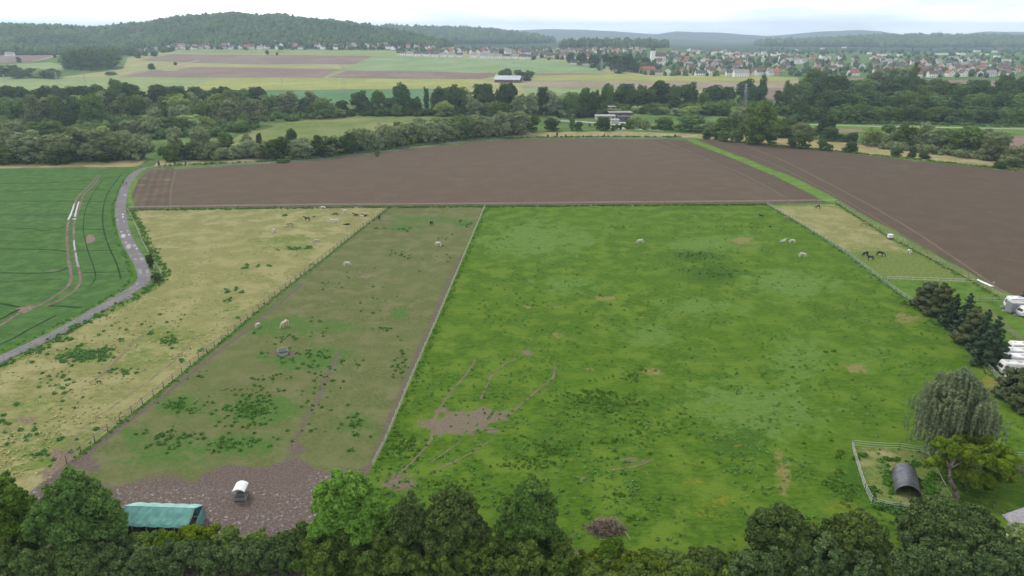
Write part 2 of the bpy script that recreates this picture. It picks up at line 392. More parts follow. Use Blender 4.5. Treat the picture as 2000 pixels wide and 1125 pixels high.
def ribbon(name, px, width, mat, dz, seed=0, rag=.15, n=6, off=0, attrs=None, rows=2):
    pw = [Vector(P(*q)) for q in px]; pw = smooth_line([(a.x, a.y, 0) for a in pw], n); V, F_, at = [], [], []
    rn = random.Random(seed); k = rows
    for i, q in enumerate(pw):
        t = (pw[min(i + 1, len(pw) - 1)] - pw[max(i - 1, 0)]); t.normalize(); nrm = Vector((-t.y, t.x, 0))
        wd = width if not isinstance(width, (list, tuple)) else width[0] + (width[1] - width[0]) * i / (len(pw) - 1)
        for j in range(k):
            s = (j / (k - 1) - .5) * wd; s *= 1 + rn.uniform(-rag, rag) if j in (0, k - 1) else 1
            r = q + nrm * (s + off); V.append((r.x, r.y, float(height(r.x, r.y)) + dz))
    for i in range(len(pw) - 1):
        for j in range(k - 1): F_.append((i * k + j, i * k + j + 1, (i + 1) * k + j + 1, (i + 1) * k + j))
    V = np.array(V); aa = {}
    if attrs:
        u, v = proj(V[:, 0], V[:, 1]); aa = {q: np.clip(f(u, v, V[:, 0], V[:, 1]), 0, 1) for q, f in attrs.items()}
    me = npmesh(name, V, np.array(F_)[:, ::-1] , [mat], attrs=aa)
    return tag(inst(name, me), kind='structure')
def blobs(u, v, L_):
    m = np.zeros(len(u)); wu, wv = u, v
    n1 = vnoise(wu, wv * 2.5, 26, 91, 4) - .5; n2 = vnoise(wu, wv * 2.5, 26, 57, 4) - .5; n3 = vnoise(wu, wv * 2.5, 7, 23, 3) - .5
    for q in L_:
        cu, cv, ru, rv = q[:4]; a = q[4] if len(q) > 4 else 1
        m = np.maximum(m, a * np.clip(1.3 - .85 * np.sqrt(((u - cu) / ru + 1.5 * n1 + .5 * n3) ** 2 + ((v - cv) / rv + 1.5 * n2 + .5 * n3) ** 2), 0, 1))
    return m
def trail(x, y, px, wd, a=1.0):
    pw = smooth_line([(*P(*q)[:2], 0) for q in px], 6); d = np.full(len(x), 1e9)
    for p, q in zip(pw[:-1], pw[1:]):
        e = q - p; l2 = max(e.x * e.x + e.y * e.y, 1e-6); t = np.clip(((x - p.x) * e.x + (y - p.y) * e.y) / l2, 0, 1)
        d = np.minimum(d, np.hypot(x - p.x - t * e.x, y - p.y - t * e.y))
    return a * np.clip(1.25 - .75 * d / (wd / 2), 0, 1)

# ---- near fields
def pas_mud(u, v, x, y):
    m = blobs(u, v, [(900, 828, 66, 26, .95), (950, 812, 60, 17, .9), (775, 945, 38, 22, .8), (1030, 688, 24, 7, .7), (1200, 882, 26, 10, .62), (1235, 900, 40, 8, .6), (1140, 935, 14, 6, .7),
                     (1185, 1030, 42, 20, .8), (1125, 1078, 18, 8, .7), (1120, 1048, 12, 8, .5)])
    m = m - .9 * blobs(u, v, [(1215, 885, 24, 8), (925, 800, 14, 6, .5), (980, 828, 10, 6, .8), (880, 850, 12, 5, .6)])
    for tr, w_, a in [([(930, 700), (908, 735), (880, 765), (852, 812), (846, 835), (842, 858), (822, 885), (795, 912), (765, 935)], .5, .8),
                      ([(1008, 700), (985, 712), (962, 732), (950, 755), (938, 782)], .45, .75), ([(1085, 716), (1080, 738), (1050, 762), (1020, 788), (1000, 806)], .55, .8),
                      ([(960, 860), (920, 885), (880, 905), (840, 925)], .6, .6), ([(900, 862), (868, 885), (840, 905)], .5, .55), ([(1275, 898), (1240, 912), (1190, 918)], .6, .55)]:
        m = np.maximum(m, trail(x, y, tr, w_, a))
    return m
PAST = dict(mud=pas_mud,
    short=lambda u, v, x, y: blobs(u, v, [(1045, 470, 110, 42, .8), (1390, 478, 95, 28, .7), (1540, 555, 110, 30, .75), (1270, 655, 90, 35, .55), (1110, 560, 70, 30, .6), (1380, 600, 120, 25, .6), (1480, 800, 150, 70, .72), (1230, 430, 90, 14, .4), (1700, 690, 90, 40, .5), (1560, 690, 70, 60, .6), (1600, 830, 60, 40, .5)]),
    lush=lambda u, v, x, y: .48 * vnoise(x, y, 9, 21) + .75 * blobs(u, v, [(1350, 500, 60, 14), (1400, 535, 60, 14), (1620, 620, 70, 25, .5), (1180, 790, 70, 20, .7), (790, 870, 40, 30, .5), (1050, 870, 90, 30, .5), (1440, 865, 70, 30, .6), (1240, 860, 60, 20, .5), (1660, 945, 30, 30, .7), (930, 425, 40, 8, .6)]) * .8,
    dry=lambda u, v, x, y: blobs(u, v, [(1530, 935, 14, 40, .5), (1520, 890, 12, 10, .4), (1670, 718, 20, 9, .75), (1180, 582, 16, 5, .7), (1150, 722, 12, 4, .5), (1090, 655, 12, 6, .5), (1275, 725, 20, 7, .5), (1450, 470, 26, 6, .6), (1768, 622, 24, 9, .6), (1030, 600, 10, 4, .5), (1090, 598, 30, 5, .4), (1935, 740, 25, 25, .45)]) + .34 * vnoise(x, y, 5, 77),
    flower=lambda u, v, x, y: blobs(u, v, [(1415, 975, 26, 10, .7), (1355, 940, 20, 8, .6), (1445, 870, 12, 6, .6), (1380, 1000, 60, 30, .42), (1640, 990, 40, 14, .5), (1350, 905, 60, 14, .4), (1925, 745, 18, 14, .6), (1110, 1000, 60, 30, .25)]))
field('pasture', [(680, 990), (725, 915), (755, 855), (800, 745), (850, 630), (905, 500), (945, 406), (1497, 401), (1560, 440), (1640, 490), (1700, 535), (1755, 578), (1830, 622), (1880, 672), (1945, 740), (2010, 820), (2080, 900), (2150, 1000), (2200, 1250), (560, 1250)],
      M['pasture'], .55, .02, PAST)
def pad_mud(u, v, x, y):
    edge = np.interp(u, [100, 180, 230, 300, 380, 450, 520, 580, 640, 700, 740], [900, 925, 945, 935, 935, 905, 915, 895, 930, 925, 895]) + (vnoise(x, y, 6, 3) - .5) * 40
    m = np.clip((v - edge) / 26 + .5, 0, 1)
    m = np.maximum(m, blobs(u, v, [(553, 691, 32, 9, .95), (165, 905, 40, 14, .8), (575, 880, 20, 14, .8), (640, 925, 60, 14, .7), (740, 625, 12, 3, .5)]))
    m = np.maximum(m, trail(x, y, [(560, 905), (575, 865), (605, 805), (625, 770), (645, 725), (662, 690)], 1.8, .56))
    m = np.maximum(m, trail(x, y, [(735, 890), (770, 800), (800, 730), (830, 660), (862, 585), (900, 500)], 2.4, .56))
    m = np.maximum(m, trail(x, y, [(150, 905), (245, 828), (330, 765), (410, 700), (500, 630), (590, 555)], 1.0, .85))
    m = np.maximum(m, trail(x, y, [(440, 760), (490, 740), (520, 700)], .8, .5))
    return m
PADD = dict(mud=pad_mud,
    wet=lambda u, v, x, y: np.clip((v - 925) / 40, 0, 1) * (.45 + .75 * vnoise(x, y, 7, 9)) + blobs(u, v, [(660, 925, 45, 10, 1), (640, 935, 30, 12, 1)]) - blobs(u, v, [(470, 985, 50, 16, .8), (560, 1060, 60, 30, .5)]),
    pale=lambda u, v, x, y: blobs(u, v, [(735, 632, 20, 4, .5), (715, 540, 30, 4, .5), (620, 580, 30, 3, .4), (710, 518, 20, 3, .4), (1110, 300, 2, 2)]) + .10 * vnoise(x, y, 14, 13),
    lush=lambda u, v, x, y: blobs(u, v, [(350, 790, 45, 22, .62), (500, 800, 90, 30, .66), (440, 870, 100, 24, .5), (600, 700, 90, 22, .55), (610, 470, 60, 8, .4), (545, 640, 120, 20, .48), (780, 610, 20, 10, .6), (690, 825, 60, 30, .45), (905, 436, 16, 6, .8), (800, 445, 40, 6, .6), (640, 640, 90, 14, .4), (830, 430, 90, 8, .4),
        (260, 850, 50, 20, .5), (330, 880, 100, 30, .45)]) + .36 * vnoise(x, y, 10, 31) + trail(x, y, [(140, 900), (225, 832), (310, 768), (390, 703), (480, 633), (560, 573), (740, 412)], 1.0, .5))
field('paddock', [(128, 908), (230, 828), (320, 757), (425, 672), (530, 583), (640, 498), (757, 407), (945, 406), (905, 500), (850, 630), (800, 745), (755, 855), (725, 915), (680, 990), (560, 1250), (-100, 1250), (60, 960)], M['paddock'], .45, .03, PADD)
def str_mud(u, v, x, y):
    m = blobs(u, v, [(125, 905, 28, 26, .9), (100, 930, 40, 18, .7), (60, 945, 60, 12, .4), (50, 822, 30, 14, .62), (20, 838, 20, 6, .6)])
    for tr, w_, a in [([(385, 655), (345, 700), (290, 745), (220, 795), (160, 840), (130, 895)], .7, .72), ([(290, 650), (262, 668), (232, 700), (200, 732), (175, 748)], .9, .75), ([(175, 748), (155, 790), (140, 840), (128, 880)], .6, .5),
                      ([(390, 520), (372, 500), (360, 470)], .6, .4)]:
        m = np.maximum(m, trail(x, y, tr, w_, a))
    return m
STR = dict(mud=str_mud, lush=lambda u, v, x, y: .40 * vnoise(x, y, 8, 41) + np.maximum(.55 * blobs(u, v, [(165, 695, 50, 16, 1), (290, 700, 60, 25, .7), (330, 660, 60, 18, .8), (560, 470, 60, 8, .8), (580, 485, 50, 8, .8), (90, 880, 130, 60, .75), (60, 790, 60, 22, .5), (455, 600, 30, 20, .5), (225, 715, 20, 6, .9), (450, 560, 40, 8, .5)]),
            trail(x, y, [(-10, 715), (70, 678), (170, 625), (250, 588), (312, 545), (292, 505), (268, 455), (252, 415)], 4.5, .62)) + .35 * trail(x, y, [(250, 409), (755, 403)], 3, 1))
field('straw_paddock', [(-160, 800), (0, 712), (100, 665), (170, 627), (245, 590), (296, 560), (318, 541), (300, 512), (278, 470), (260, 430), (258, 409), (757, 405), (640, 498), (530, 583), (425, 672), (320, 757), (230, 828), (128, 908), (60, 960), (-100, 1250), (-500, 1250)], M['straw'], .6, .04, STR)
WH = dict(lush=lambda u, v, x, y: trail(x, y, [(-20, 697), (76, 655), (170, 608), (245, 565), (264, 540), (256, 505), (240, 475), (226, 425), (240, 350)], 3.0, .8),
          mud=lambda u, v, x, y: np.maximum(blobs(u, v, [(177, 467, 11, 14, .95), (45, 606, 16, 6, .8), (60, 602, 12, 5, .7)]), blobs(u, v, [(110, 530, 26, 3, .6), (140, 388, 18, 4, .35)])))
field('wheat_field', [(-700, 900), (-160, 775), (0, 692), (100, 640), (170, 605), (215, 580), (250, 560), (266, 543), (266, 525), (256, 500), (241, 475), (231, 450), (226, 425), (226, 400), (231, 372), (246, 348), (262, 330), (200, 329), (0, 331), (-300, 336), (-700, 345)], M['wheat'], .8, .03, WH)
M['trail'] = ground_mat('trodden_trail', ((.12, .105, .06), (.15, .13, .08), (.18, .15, .10)), fine=2, bump=.03)
for i, (px, wd) in enumerate([([(930, 702), (908, 735), (880, 765), (852, 812), (846, 835), (842, 858), (822, 885), (795, 912), (765, 935)], .42), ([(1008, 702), (985, 712), (962, 732), (950, 755), (938, 780)], .36), ([(1085, 716), (1083, 728), (1078, 740), (1050, 762), (1020, 788), (1000, 804)], .46),
        ([(955, 862), (920, 885), (880, 905), (845, 922)], .3), ([(900, 862), (868, 885), (842, 903)], .3), ([(1275, 897), (1245, 910), (1195, 918)], .35)]):
    ribbon('trail', px, wd, M['trail'], .05, 40 + i, .45, n=9)
# tramlines, wheel ruts
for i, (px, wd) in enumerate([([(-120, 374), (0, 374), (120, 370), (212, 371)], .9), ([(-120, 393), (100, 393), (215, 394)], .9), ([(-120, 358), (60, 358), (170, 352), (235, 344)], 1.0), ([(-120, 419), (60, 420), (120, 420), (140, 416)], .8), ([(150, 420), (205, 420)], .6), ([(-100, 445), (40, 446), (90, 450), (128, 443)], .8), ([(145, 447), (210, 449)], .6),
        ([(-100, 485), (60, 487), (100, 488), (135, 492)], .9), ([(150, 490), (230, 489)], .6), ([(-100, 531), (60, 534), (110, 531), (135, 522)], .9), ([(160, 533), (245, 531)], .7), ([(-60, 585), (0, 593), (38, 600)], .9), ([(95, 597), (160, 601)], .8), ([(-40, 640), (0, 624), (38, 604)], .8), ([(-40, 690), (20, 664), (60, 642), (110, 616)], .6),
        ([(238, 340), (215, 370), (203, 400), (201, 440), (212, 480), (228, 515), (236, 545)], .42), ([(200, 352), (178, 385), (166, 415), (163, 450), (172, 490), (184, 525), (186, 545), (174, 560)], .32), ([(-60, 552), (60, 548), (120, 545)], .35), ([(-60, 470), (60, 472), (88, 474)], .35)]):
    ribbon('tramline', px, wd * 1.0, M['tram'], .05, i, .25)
ribbon('wheel_track', [(192, 342), (172, 365), (152, 385), (142, 410), (134, 430), (131, 460), (133, 500), (138, 530), (139, 545), (130, 562), (105, 580), (85, 592), (60, 604), (36, 613), (0, 636), (-60, 665)], [.6, .9], M['mud'], .06, 3, .3)
ribbon('wheel_track', [(197, 342), (180, 365), (165, 378), (157, 400), (148, 425), (144, 450), (145, 480), (148, 505), (155, 530), (157, 548), (148, 565), (120, 585), (90, 598)], [.55, .8], M['mud'], .062, 4, .3)
def puddle(u, v, ru, rv, seed, dz=.08):
    rn = random.Random(seed); k = 14; px = [(u + ru * math.cos(a) * rn.uniform(.7, 1.1), v + rv * math.sin(a) * rn.uniform(.7, 1.1)) for a in [2 * PI_ * i / k for i in range(k)]]
    q = [P(*p) for p in px]; me = npmesh('puddle', [(a, b_, dz) for a, b_, c in q], [list(range(k))], [M['puddle']]) if False else None
    mb = MB(); mb.face([(a, b_, dz) for a, b_, c in q][::-1]); o = mb.build('puddle', M['puddle']); tag(o, kind='structure')
PI_ = math.pi
# the lane
LANE = [(-260, 830), (-120, 762), (0, 702), (76, 668), (141, 636), (178, 613), (225, 588), (245, 575), (268, 560), (282, 545), (280, 529), (270, 507), (255, 482), (245, 459), (237, 428), (236, 402), (240, 380), (247, 358), (261, 341), (279, 330), (300, 326), (345, 324), (450, 321), (560, 315), (640, 309), (740, 297), (850, 283), (950, 272), (1010, 268.5), (1160, 268.6), (1320, 270), (1352, 271)]
ribbon('lane', LANE[:19], [3.4, 3.6], M['lane'], .07, 5, .07, rows=4)
ribbon('lane', LANE[18:], [3.2, 3.0], M['lane'], .066, 6, .07)
ribbon('grass_verge', [(258, 405), (252, 372), (262, 350), (284, 333), (340, 327)], 1.6, M['strip'], .055, 7, .3)
for i, (u, v, a, b_) in enumerate([(244, 381, 2.5, 1), (240, 419, 2.5, 2), (240, 424, 2, 2), (230, 430, 2, 1), (242, 433, 2, 1), (237, 453, 2, 1.5), (241, 461, 5, 4), (249, 451, 2, 1), (252, 459, 3, 2), (246, 474, 3, 1.5), (251, 482, 5, 5), (263, 480, 3, 2), (267, 486, 3, 2.5), (272, 497, 2, 1.5), (265, 507, 3.5, 2), (277, 506, 5, 3), (274, 531, 4.5, 6.5), (288, 530, 3.8, 5), (289, 540, 2.5, 1.2),
        (288, 545.5, 2.5, 1), (268, 555, 4, 3.5), (256, 579, 4, 2), (243, 578, 2, 1), (249, 583, 5, 1.8), (60, 604, 3, 1.6), (180, 613, 2.5, 1), (1941, 552, 3, 1.2)]):
    puddle(u, v, a, b_, i)
for px, wd in [([(145, 398), (141, 412), (136, 424), (133, 429)], [.4, .85]), ([(154, 394), (150, 408), (146, 424)], .5), ([(145.5, 427), (145, 429)], 1.2), ([(144.5, 470), (145, 478), (146.5, 490)], [.5, .45]), ([(147.5, 494), (150, 506), (152, 519)], .55), ([(152.5, 519), (153, 522)], .9)]:
    ribbon('puddle', px, wd, M['puddle'], .085, 9, .35)
# big ploughed field left of the green strip, its headlands, and the one beyond
field('ploughed_field', [(327, 407), (330, 370), (340, 331), (450, 324), (560, 318), (640, 311.5), (740, 299.5), (850, 285.5), (950, 274.5), (1010, 271), (1160, 271), (1320, 272.5), (1338, 275), (1420, 305), (1520, 345), (1612, 395), (1500, 397), (1200, 401), (900, 403.5)], M['plough'], 4, .03)
field('ploughed_headland', [(254, 409), (258, 380), (270, 352), (290, 331), (340, 328), (331, 370), (328, 407)], M['plough_v'], 3, .035)
field('grass_strip', [(1340, 272), (1358, 272), (1400, 290), (1470, 317), (1560, 353), (1640, 395), (1690, 425), (1760, 462), (1850, 512), (1930, 557), (2010, 598), (2100, 650), (2060, 660), (1985, 605), (1960, 588), (1900, 552), (1820, 505), (1740, 463), (1660, 415), (1632, 398), (1610, 393), (1520, 347), (1420, 305), (1360, 282)], M['strip'], 3, .045)
field('ploughed_field', [(1358, 272), (1400, 275), (1540, 287), (1640, 298), (1800, 315), (1950, 330), (2100, 345), (2600, 400), (2600, 900), (2150, 660), (2010, 592), (1930, 552), (1850, 507), (1760, 457), (1690, 421), (1640, 391), (1560, 350), (1470, 314), (1400, 288)], M['plough_d'], 3, .04,
      dict(lush=lambda u, v, x, y: blobs(u, v, [(1750, 325, 60, 6, .45), (1940, 420, 60, 16, .3)])))
field('ploughed_headland', [(1270, 272), (1320, 272.6), (1338, 275), (1420, 305), (1520, 345), (1612, 395), (1560, 396.5), (1460, 350), (1380, 312)], M['plough_d'], 3, .036)
M['soil_line'] = ground_mat('packed_soil_line', ((.122, .096, .072), (.134, .106, .080), (.148, .118, .09)), fine=1, bump=0)
for i, (px, wd) in enumerate([([(1430, 276), (1520, 310), (1625, 362), (1750, 430), (1880, 515), (1960, 572)], .9), ([(1290, 273), (1380, 310), (1470, 350), (1550, 394)], .8), ([(333, 405), (334, 372), (343, 334)], .7), ([(1390, 273.5), (1490, 312), (1600, 365), (1720, 432), (1850, 520)], .5)]): ribbon('wheel_track', px, wd, M['soil_line'], .062, 60 + i, .3)
# verges, dry strips and meadows behind
VG = dict(lush=lambda u, v, x, y: .45 * vnoise(x, y, 12, 4) + .6 * trail(x, y, [(310, 325), (450, 319), (640, 306.5), (850, 281), (950, 270), (1160, 267), (1330, 268.5)], 3.5))
field('dry_verge', [(-700, 340), (-300, 334), (0, 329), (150, 326), (262, 326), (275, 321), (285, 313), (200, 313), (0, 318), (-300, 322), (-700, 330)], M['verge'], 4, .025, VG)
field('dry_verge', [(300, 324.5), (345, 322.5), (450, 319.5), (560, 313.5), (640, 307.5), (740, 295.5), (850, 281.5), (950, 270.5), (1010, 267.2), (1160, 267.3), (1330, 268.5), (1352, 269), (1400, 272), (1500, 281), (1600, 291), (1700, 302), (1850, 317), (2020, 334), (2300, 360), (2300, 345), (2000, 322), (1860, 303), (1760, 288), (1700, 281), (1600, 273), (1500, 268), (1400, 263), (1330, 261), (1200, 256), (1030, 258), (1000, 262), (950, 266), (870, 271), (750, 290), (640, 302), (560, 306), (450, 312), (310, 314)], M['verge'], 4, .025, VG)
M['meadow2'] = ground_mat('river_meadow_grass', ((.10, .15, .035), (.15, .19, .06), (.20, .21, .085)), fine=.12, bump=.1)
field('river_meadow', [(420, 300), (470, 262), (520, 243), (620, 232), (720, 226), (870, 226), (985, 231), (985, 240), (900, 250), (800, 262), (720, 280), (620, 297), (500, 306)], M['meadow2'], 8, .02)
field('river', [(1085, 226), (1120, 224), (1160, 223.5), (1166, 230), (1118, 232.5), (1090, 231)], M['water'], 20, .02)
field('gravel_yard', [(1190, 238), (1226, 238), (1232, 247), (1225, 253), (1192, 252)], M['gravel'], 8, .05)
ribbon('farm_track', [(1080, 236), (1110, 236.5), (1165, 240), (1195, 243)], 5, M['gravel'], .05, 3)
ribbon('farm_track', [(1225, 252), (1270, 254), (1320, 253)], 4, M['gravel'], .05, 3)
field('dike_grass', [(1420, 241), (1640, 243), (1800, 246), (2050, 252), (2050, 262), (1850, 258), (1640, 251), (1430, 246)], M['strip'], 10, .03)
field('ploughed_field', [(1630, 251), (1682, 252.5), (1690, 257), (1640, 259)], M['f_brown'], 8, .035)
field('ploughed_field', [(1955, 264), (2100, 268), (2300, 280), (2300, 310), (2050, 298), (1950, 286)], M['f_brown'], 8, .035)
ribbon('dike_path', [(1580, 243), (1700, 246.5), (1850, 249), (2050, 253)], 3, M['gravel'], .06, 3)
# right-hand paddocks
RS = dict(lush=lambda u, v, x, y: np.clip((v - 466) / 55, 0, .66) + .34 * vnoise(x, y, 8, 51) + .5 * trail(x, y, [(1500, 402), (1640, 405), (1700, 440), (1800, 498), (1900, 555)], 3.5),
          mud=lambda u, v, x, y: blobs(u, v, [(1740, 470, 10, 3, .5), (1650, 440, 30, 6, .25)]))
field('straw_paddock', [(1500, 401), (1632, 399), (1660, 415), (1740, 463), (1820, 505), (1905, 553), (1820, 550), (1733, 545), (1700, 522), (1640, 481), (1560, 434)], M['straw'], .8, .045, RS)
field('paddock', [(1735, 546), (1820, 550), (1905, 553), (1960, 588), (2010, 625), (2200, 760), (2400, 900), (2300, 1100), (2150, 980), (2080, 890), (2010, 812), (1945, 733), (1880, 665), (1830, 616), (1755, 572)], M['pasture'], .8, .046,
      dict(short=lambda u, v, x, y: .5 + 0 * u, mud=lambda u, v, x, y: trail(x, y, [(1925, 600), (1960, 632), (2000, 668), (2060, 720)], 2.2, .55), flower=lambda u, v, x, y: blobs(u, v, [(1925, 755, 20, 18, .6)])))
field('pen_ground', [(1666, 874), (1735, 876), (1815, 884), (1830, 910), (1860, 975), (1800, 992), (1702, 985), (1690, 950), (1672, 900)], M['straw'], .6, .05,
      dict(lush=lambda u, v, x, y: .30 + .4 * vnoise(x, y, 3, 61) + .35 * blobs(u, v, [(1720, 940, 40, 30, .6), (1830, 940, 30, 50, .9), (1760, 895, 30, 10, .4)]), mud=lambda u, v, x, y: blobs(u, v, [(1775, 975, 30, 10, .6), (1790, 888, 40, 5, .4)])))
field('garden_soil', [(1985, 908), (2040, 912), (2060, 935), (1990, 925)], M['mud'], 1, .06)
# far fields
FF = [('f_pale', [(-300, 150), (0, 150), (125, 150), (240, 135), (250, 112), (330, 99), (500, 97), (760, 99), (1000, 110), (1150, 121), (1220, 140), (1500, 149), (1560, 152), (1560, 180), (900, 190), (-300, 185)], .3),
      ('f_light', [(-400, 153), (220, 151), (430, 153), (530, 153), (480, 165), (330, 176), (0, 179), (-400, 181)], .45),
      ('f_yellow', [(430, 153), (760, 154), (940, 156), (960, 158), (940, 168), (900, 173), (620, 176), (330, 177), (380, 166)], .5),
      ('f_teal', [(440, 177), (620, 176.5), (900, 173.5), (880, 190), (850, 205), (560, 205)], .5),
      ('f_brown', [(228, 150.5), (300, 138), (390, 131.5), (500, 132), (665, 135), (655, 139), (630, 152.5), (400, 152)], .5),
      ('f_brown', [(272, 118), (335, 106), (460, 107), (600, 108), (730, 109.5), (690, 126), (500, 126), (400, 124)], .5),
      ('f_light', [(340, 96), (500, 96), (640, 98), (770, 102), (775, 109), (640, 106.5), (500, 105.5), (345, 104)], .55),
      ('f_green', [(732, 110.5), (700, 126), (672, 137), (870, 141.5), (1000, 142), (1190, 143), (1165, 134), (1100, 120), (1040, 117), (900, 114), (780, 110)], .5),
      ('f_brown', [(678, 138.5), (800, 140.5), (968, 143.5), (965, 149), (940, 155), (760, 153.5), (640, 152)], .55),
      ('f_brown', [(1030, 143.5), (1215, 144.5), (1215, 148), (1045, 147.5)], .58),
      ('f_yellow', [(1045, 148.5), (1215, 145), (1500, 150), (1565, 154), (1520, 160), (1280, 158.5), (1040, 157)], .6),
      ('f_tan', [(1030, 158), (1250, 159), (1480, 160.5), (1560, 163), (1560, 172), (1250, 174.5), (1020, 172)], .6),
      ('f_green', [(1020, 173), (1260, 175.5), (1220, 186), (1030, 184)], .6),
      ('f_brown', [(1480, 173), (1560, 172), (1640, 170), (1600, 200), (1490, 195)], .6),
      ('f_brown', [(1660, 153), (1800, 156), (1960, 159), (1990, 168), (1900, 178), (1660, 172)], .6),
      ('f_tan', [(1480, 160.5), (1700, 161), (1700, 172), (1560, 172)], .45),
      ('f_brown', [(-400, 112), (0, 108), (80, 105), (118, 107), (95, 117), (0, 125), (-400, 130)], .5),
      ('f_light', [(100, 122), (125, 130), (125, 138), (80, 140), (0, 128)], .5)]
for i, (mt, px, dz) in enumerate(FF): field({'f_pale': 'meadow', 'f_brown': 'ploughed_field', 'f_tan': 'stubble_field'}.get(mt, 'crop_field'), px, M[mt], 25, dz)
ribbon('farm_track', [(208, 149), (245, 143), (298, 135), (340, 129), (390, 118)], 4, M['gravel'], .7, 3)
ribbon('farm_track', [(640, 150), (665, 137), (700, 124), (735, 110)], 4, M['f_light'], .7, 3)
ribbon('farm_track', [(120, 108), (100, 112), (60, 122), (0, 127)], 3, M['gravel'], .7, 3)
# ================================================================ FOLIAGE
def ico(sub):
    b = bmesh.new(); bmesh.ops.create_icosphere(b, subdivisions=sub, radius=1); b.verts.ensure_lookup_table()
    V = np.array([v.co[:] for v in b.verts]); F_ = np.array([[v.index for v in f.verts] for f in b.faces]); b.free(); return V, F_
ICO = {k: ico(k) for k in (1, 2, 3)}
M['leaf_dark'] = leaf_mat('dark_leaves', (.018, .038, .009), (.060, .096, .020))
M['leaf_mid'] = leaf_mat('mid_green_leaves', (.032, .064, .011), (.104, .152, .028))
M['leaf_willow'] = leaf_mat('grey_green_leaves', (.058, .085, .032), (.185, .215, .095))
M['leaf_light'] = leaf_mat('light_green_leaves', (.10, .15, .035), (.22, .27, .085))
M['leaf_ash'] = leaf_mat('ash_leaves', (.036, .080, .009), (.102, .172, .020), .3, .05)
M['leaf_ash_bright'] = leaf_mat('bright_ash_leaves', (.062, .140, .009), (.155, .27, .024), .35, .05)
M['leaf_maple'] = leaf_mat('maple_leaves', (.024, .048, .010), (.084, .122, .032), .2, .12)
M['leaf_hedge'] = leaf_mat('hedge_leaves', (.042, .080, .009), (.125, .170, .022), .25, .3)
M['leaf_yellow'] = leaf_mat('yellow_green_leaves', (.048, .092, .006), (.140, .195, .015), .3, .1)
M['leaf_weep'] = leaf_mat('weeping_willow_leaves', (.080, .105, .048), (.150, .178, .090), .35, .05)
M['leaf_fir'] = leaf_mat('fir_needles', (.013, .028, .012), (.040, .064, .026), .05, .2)
M['leaf_thuja'] = leaf_mat('thuja_sprays', (.022, .034, .012), (.075, .078, .03), .05, .3)
M['leaf_weed'] = leaf_mat('weed_leaves', (.03, .08, .014), (.07, .14, .028), .2, .3)
M['bark'] = plain('bark', (.10, .08, .06), .95, .1, .2, 4, bump=.05)
M['wood_dark'] = M['bark']

def leaves_on(C, Rr, count, leaf, rng, up=.25, flat=.5, tone=None, inner=.72, asp=1.0, droop=None):
    """count leaf quads scattered over the clumps C (n,3) of radii Rr (n,3)"""
    C = np.asarray(C, float); Rr = np.asarray(Rr, float)
    if Rr.ndim == 1: Rr = np.repeat(Rr[:, None], 3, 1)
    wgt = (Rr[:, 0] * Rr[:, 2]); k = rng.choice(len(C), count, p=wgt / wgt.sum())
    d = rng.normal(size=(count, 3)); d[:, 2] += up; d /= np.linalg.norm(d, axis=1)[:, None]
    p = C[k] + d * Rr[k] * rng.uniform(inner, 1.08, (count, 1))
    nrm = d + rng.normal(size=(count, 3)) * flat; nrm /= np.linalg.norm(nrm, axis=1)[:, None]
    a = np.cross(nrm, rng.normal(size=(count, 3))) if droop is None else np.cross(nrm, np.array([0, 0, 1.0]) + rng.normal(size=(count, 3)) * droop)
    a /= np.linalg.norm(a, axis=1)[:, None] + 1e-9; b = np.cross(nrm, a)
    s = leaf * rng.uniform(.55, 1.35, (count, 1)); 
    if droop is not None: a, b = b, a
    V = np.stack([p - a * s * asp, p - b * s * .62 + nrm * s * .12, p + a * s * asp, p + b * s * .62 + nrm * s * .12], 1).reshape(-1, 3)
    tn = (tone[k] if tone is not None else rng.random(len(C))[k]) * .5 + rng.random(count) * .5
    return V, np.repeat(tn, 4)
